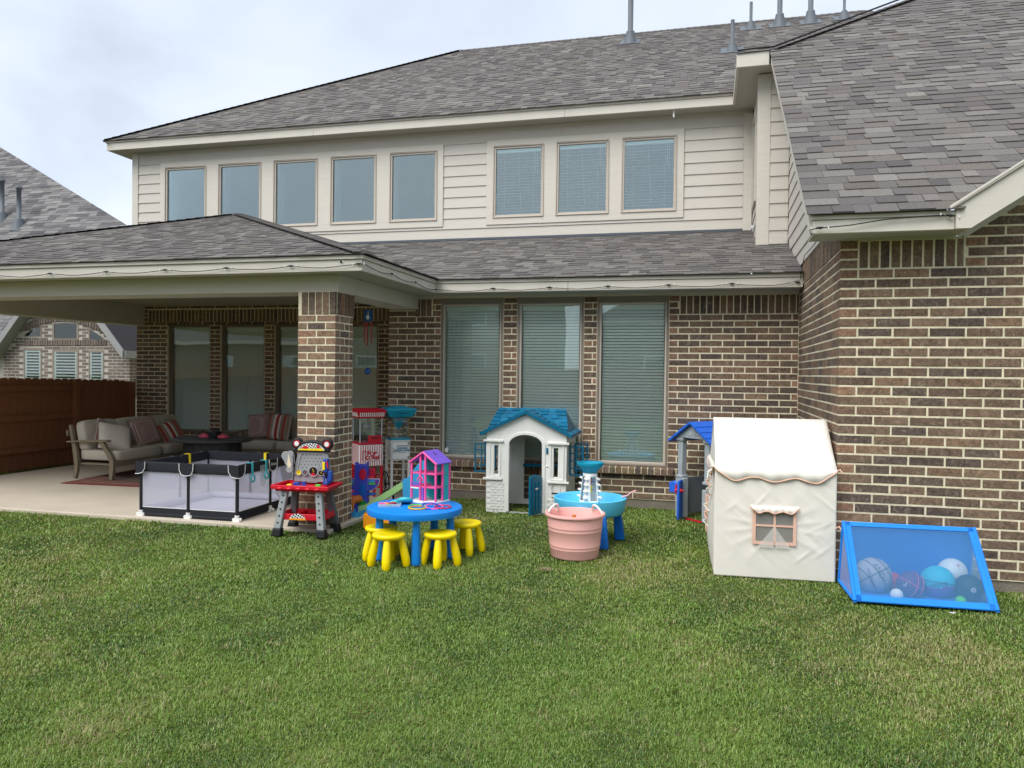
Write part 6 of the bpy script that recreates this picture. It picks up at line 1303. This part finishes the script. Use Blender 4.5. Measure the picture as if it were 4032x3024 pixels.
# ---------------------------------------------------------------- blue ball goal with balls
plastic('goal_blue',30,134,234,.7,.1); gl = thing('ball_goal','blue framed mesh ball bin holding balls against the brick wall','ball bin',(1.48,5.80,0),rad(2)); GX, GB, GT, GZ = .452, .54, .42, .50
A0, A1, B0, B1, C0, C1 = (-GX,0,.02),(GX,0,.02),(-GX,GB,.02),(GX,GB,.02),(-GX+.0,GT,GZ),(GX-.012,GT,GZ)
def strip(mb, p, q, n1, w_, th=.012):
    p, q, n1 = Vector(p), Vector(q), Vector(n1); d = (q-p).normalized(); s_ = n1.cross(d).normalized(); a_ = [p, q, q+s_*w_, p+s_*w_]; mb.add([tuple(v-n1*th/2) for v in a_]+[tuple(v+n1*th/2) for v in a_],[(3,2,1,0),(4,5,6,7),(0,1,5,4),(1,2,6,5),(2,3,7,6),(3,0,4,7)])
nf = (Vector(A1)-Vector(A0)).cross(Vector(C0)-Vector(A0)).normalized(); f_ = MB()
strip(f_,A0,A1,nf,.045); strip(f_,A1,C1,nf,.045); strip(f_,C1,C0,nf,.035); strip(f_,C0,A0,nf,.045); f_.build('front_frame','goal_blue',gl,bevel=.005)
MB().add([A0,A1,C1,C0],[(0,1,2,3)]).build('front_net','net_blue2' if 'net_blue2' in MATS else 'net_blue',gl)
MB().add([B0,C0,C1,B1],[(0,1,2,3)]).build('back_panel','goal_blue',gl,solid=.008); MB().add([A0,B0,B1,A1],[(0,1,2,3)]).build('floor','goal_blue',gl,solid=.008)
for sx, a, b, c in ((-1,A0,B0,C0),(1,A1,B1,C1)):
    MB().add([a,b,c],[(0,1,2)]).build('side_net','net_pale',gl); s2 = MB(); cc = (Vector(a)+Vector(b)+Vector(c))/3
    for p, q in ((a,b),(b,c),(c,a)): s2.tube([p,q],.014,8)
    s2.build('side_frame','goal_blue',gl)
ML = lambda x, y, z: (1.48+x*math.cos(rad(2))-y*math.sin(rad(2)), 5.80+x*math.sin(rad(2))+y*math.cos(rad(2)), z)
plastic('ball_grey',176,170,178,.6); plastic('ball_purple',92,60,120,.6); plastic('ball_lilac',120,90,170,.6); plastic('ball_teal',40,190,214,.6); plastic('ball_navy',38,44,60,.6)
def ball(label, x, y, r, m, deco=None, z=None):
    loc = ML(x+.03, y, .012+r if z is None else z); t = thing('ball', label, 'ball', (loc[0],loc[1],loc[2]-r)); MB().sphere((0,0,r),r,32,20).build('ball_body',m,t)
    if deco: deco(t, r)
    return t
def great(t, r, ax, m, w_=.0028, off=0):
    ax = Vector(ax).normalized(); a = ax.orthogonal().normalized(); b = ax.cross(a); rr = math.sqrt(max(0,r*r-(off*r)**2))+.0005
    MB().tube([tuple(Vector((0,0,r))+ax*off*r+(a*math.cos(u)+b*math.sin(u))*rr) for u in [2*math.pi*k/48 for k in range(49)]],w_,5,cap=False).build('seam',m,t)
def wrap(t, r, s, size, m, dirv, roll=0):
    """lettering wrapped on the ball"""
    o = text('lettering', s, size, m, t, (0,0,0), (0,0,0), 0); d = Vector(dirv).normalized(); rt = Vector((0,0,1)).cross(d).normalized() if abs(d.z) < .99 else Vector((1,0,0)); up = d.cross(rt)
    cr_, sr_ = math.cos(roll), math.sin(roll)
    for v in o.data.vertices:
        x, y = v.co.x*cr_-v.co.y*sr_, v.co.x*sr_+v.co.y*cr_; p = (d*r+rt*x+up*y).normalized()*(r+.0012); v.co = p+Vector((0,0,r))
FR = (-.25,-1,.35)
def d1(t, r): great(t,r,(.8,.3,.5),'t_black'); great(t,r,(-.5,.3,.8),'t_black'); great(t,r,(.8,.3,.5),'t_black',off=.55); great(t,r,(.8,.3,.5),'t_black',off=-.55); wrap(t,r,'AND1',.06,'ink_grey',(.2,-1,.45),-1.2); wrap(t,r,'FANTOM',.036,'ink_grey',(-.35,-1,.1),-1.25)
def d2(t, r): great(t,r,(.5,.2,.8),'pink'); great(t,r,(.9,.2,-.3),'pink'); great(t,r,(.9,.2,-.3),'pink',off=.5); wrap(t,r,'\u2713',.05,'t_white',(-.7,-1,.2),.3)
def d3(t, r): wrap(t,r,'Baden',.05,'ink_grey',(-.15,-1,.05),3.4); great(t,r,(.1,.2,1),'ink_teal')
def d4(t, r):
    for dv2 in ((.2,-.8,.75),(-.9,-.5,.3)):
        d = Vector(dv2).normalized(); MB().lathe([(.0,.0),(r*.36,-.009),(r*.37,-.012)],n=20,T=Matrix.Translation(Vector((0,0,r))+d*(r+.0015)) @ d.to_track_quat('Z','Y').to_matrix().to_4x4()).build('patch','tw_red',t,smooth=True)
    wrap(t,r,'U',.07,'t_white',(.2,-.8,.75),.1)
def d5(t, r):
    for k in range(8): wrap(t,r,'-',.05,'t_white',(.0+.12*math.cos(k*.785),-1,.12+.12*math.sin(k*.785)),k*.785)
ball('large grey basketball in the blue mesh bin',-.30,.285,.128,'ball_grey',d1); ball('red ball hidden behind the purple basketball in the mesh bin',-.15,.37,.07,'t_red'); ball('purple mini basketball with pink seams in the mesh bin',-.065,.215,.094,'ball_purple',d2); ball('tiny white ball in front of the grey basketball',-.185,.105,.043,'t_white')
b3 = ball('turquoise and purple ball in the middle of the mesh bin',.125,.26,.115,'ball_teal',d3); b3.children[0].data.materials.append(MATS['ball_lilac'])
for p in b3.children[0].data.polygons:
    c = p.center
    if c.z < .115+.25*c.x*0-.01+.12*c.x: p.material_index = 1
ball('white ball with red patches behind the dark ball',.26,.385,.100,'t_white',d4,z=.175); ball('dark navy ball with white star burst in the mesh bin corner',.315,.215,.096,'ball_navy',d5); ball('small green ball wedged beside the dark ball',.22,.085,.035,'t_green')
# ---------------------------------------------------------------- bits lying on the lawn
mat('dry', srgb(150,138,104), .95, .3, 30, .8, 60)
R_ = random.Random(2); tf = MB()
for k in range(70):
    a = R_.uniform(0,6.28); r = R_.uniform(0,.05); x, y = r*math.cos(a), r*.6*math.sin(a); b = R_.uniform(0,6.28); tf.tube([(x,y,.0),(x+.02*math.cos(b),y+.02*math.sin(b),.02),(x+.045*math.cos(b),y+.045*math.sin(b),.012)],[.0014,.0012,.0005],4)
tag(at(tf.build('grass_clump','dry'),(-1.24,5.96,.018)),'dry straw coloured clump of cut grass in front of the pink tub','grass clump')
tag(at(MB().box((-.018,-.006,0),(.018,.006,.004)).build('litter','white'),(1.6,5.62,.035),(0,0,.1)),'small white scrap lying on the grass in front of the ball bin','litter')
# ================================================================== what the windows mirror: houses and fence behind the photographer
mat('bwall', srgb(150,142,130), .8, .1, 2); mat('bwall2', srgb(120,104,92), .85, .15, 3); mat('broof', srgb(88,86,88), .95, .15, 3)
def far_house(label, x0, x1, y, ze, m):
    t = thing('house', label, 'house', ((x0+x1)/2,y-4,0)); w_ = (x1-x0)/2
    MB().box((-w_,-4,0),(w_,4,ze)).build('wall',m,t)
    rx, rz = w_+.4, 4.4; a = [(-rx,-rz,ze),(rx,-rz,ze),(rx,rz,ze),(-rx,rz,ze),(-max(.5,rx-4.4),0,ze+2.9),(max(.5,rx-4.4),0,ze+2.9)]
    MB().add(a,[(0,1,5,4),(1,2,5),(2,3,4,5),(3,0,4),(3,2,1,0)]).build('roof','broof',t)
    MB().box((-rx,rz-.02,ze-.18),(rx,rz+.03,ze+.02)).build('fascia','trim',t)
    for k in range(3):
        for z in ([1.0,3.6] if ze > 4 else [1.0]):
            xc = -w_*.6+k*w_*.6; wd = MB().ring([(xc-.6,z),(xc+.6,z),(xc+.6,z+1.4),(xc-.6,z+1.4)],[(xc-.52,z+.08),(xc+.52,z+.08),(xc+.52,z+1.32),(xc-.52,z+1.32)],4.001,4.04).build('window','white',t); MB().box((xc-.52,4.002,z+.08),(xc+.52,4.01,z+1.32)).build('pane','pane_up',wd)
far_house('beige two storey house mirrored in the left and middle ground floor windows',-20,-7.3,-13.0,5.2,'bwall'); far_house('brown one storey house mirrored in the window beside the brick wall',-4.6,8,-14.5,3.9,'bwall2'); far_house('brick house mirrored faintly in the patio windows',-34,-19.5,-14.0,3.2,'bwall2')
bf = thing('fence','brown back fence mirrored low in the ground floor windows','fence',(-8,-9.5,0)); WS[bf.name] = (-8,-9.5,0)
pkm2 = MB().prism([(-.069,0),(.069,0),(.069,1.7),(.045,1.75),(-.045,1.75),(-.069,1.7)],-.008,.008).mesh('picket','fence')
for k in range(int(36/.143)): o = bpy.data.objects.new('picket',pkm2); COL.objects.link(o); o.location = (-28+k*.143,-9.5,0); ws(o,bf)
for z in (.3,.9,1.5): wb(MB().box((-28,-9.55,z-.045),(8,-9.51,z+.045)),'rail','fence',bf)
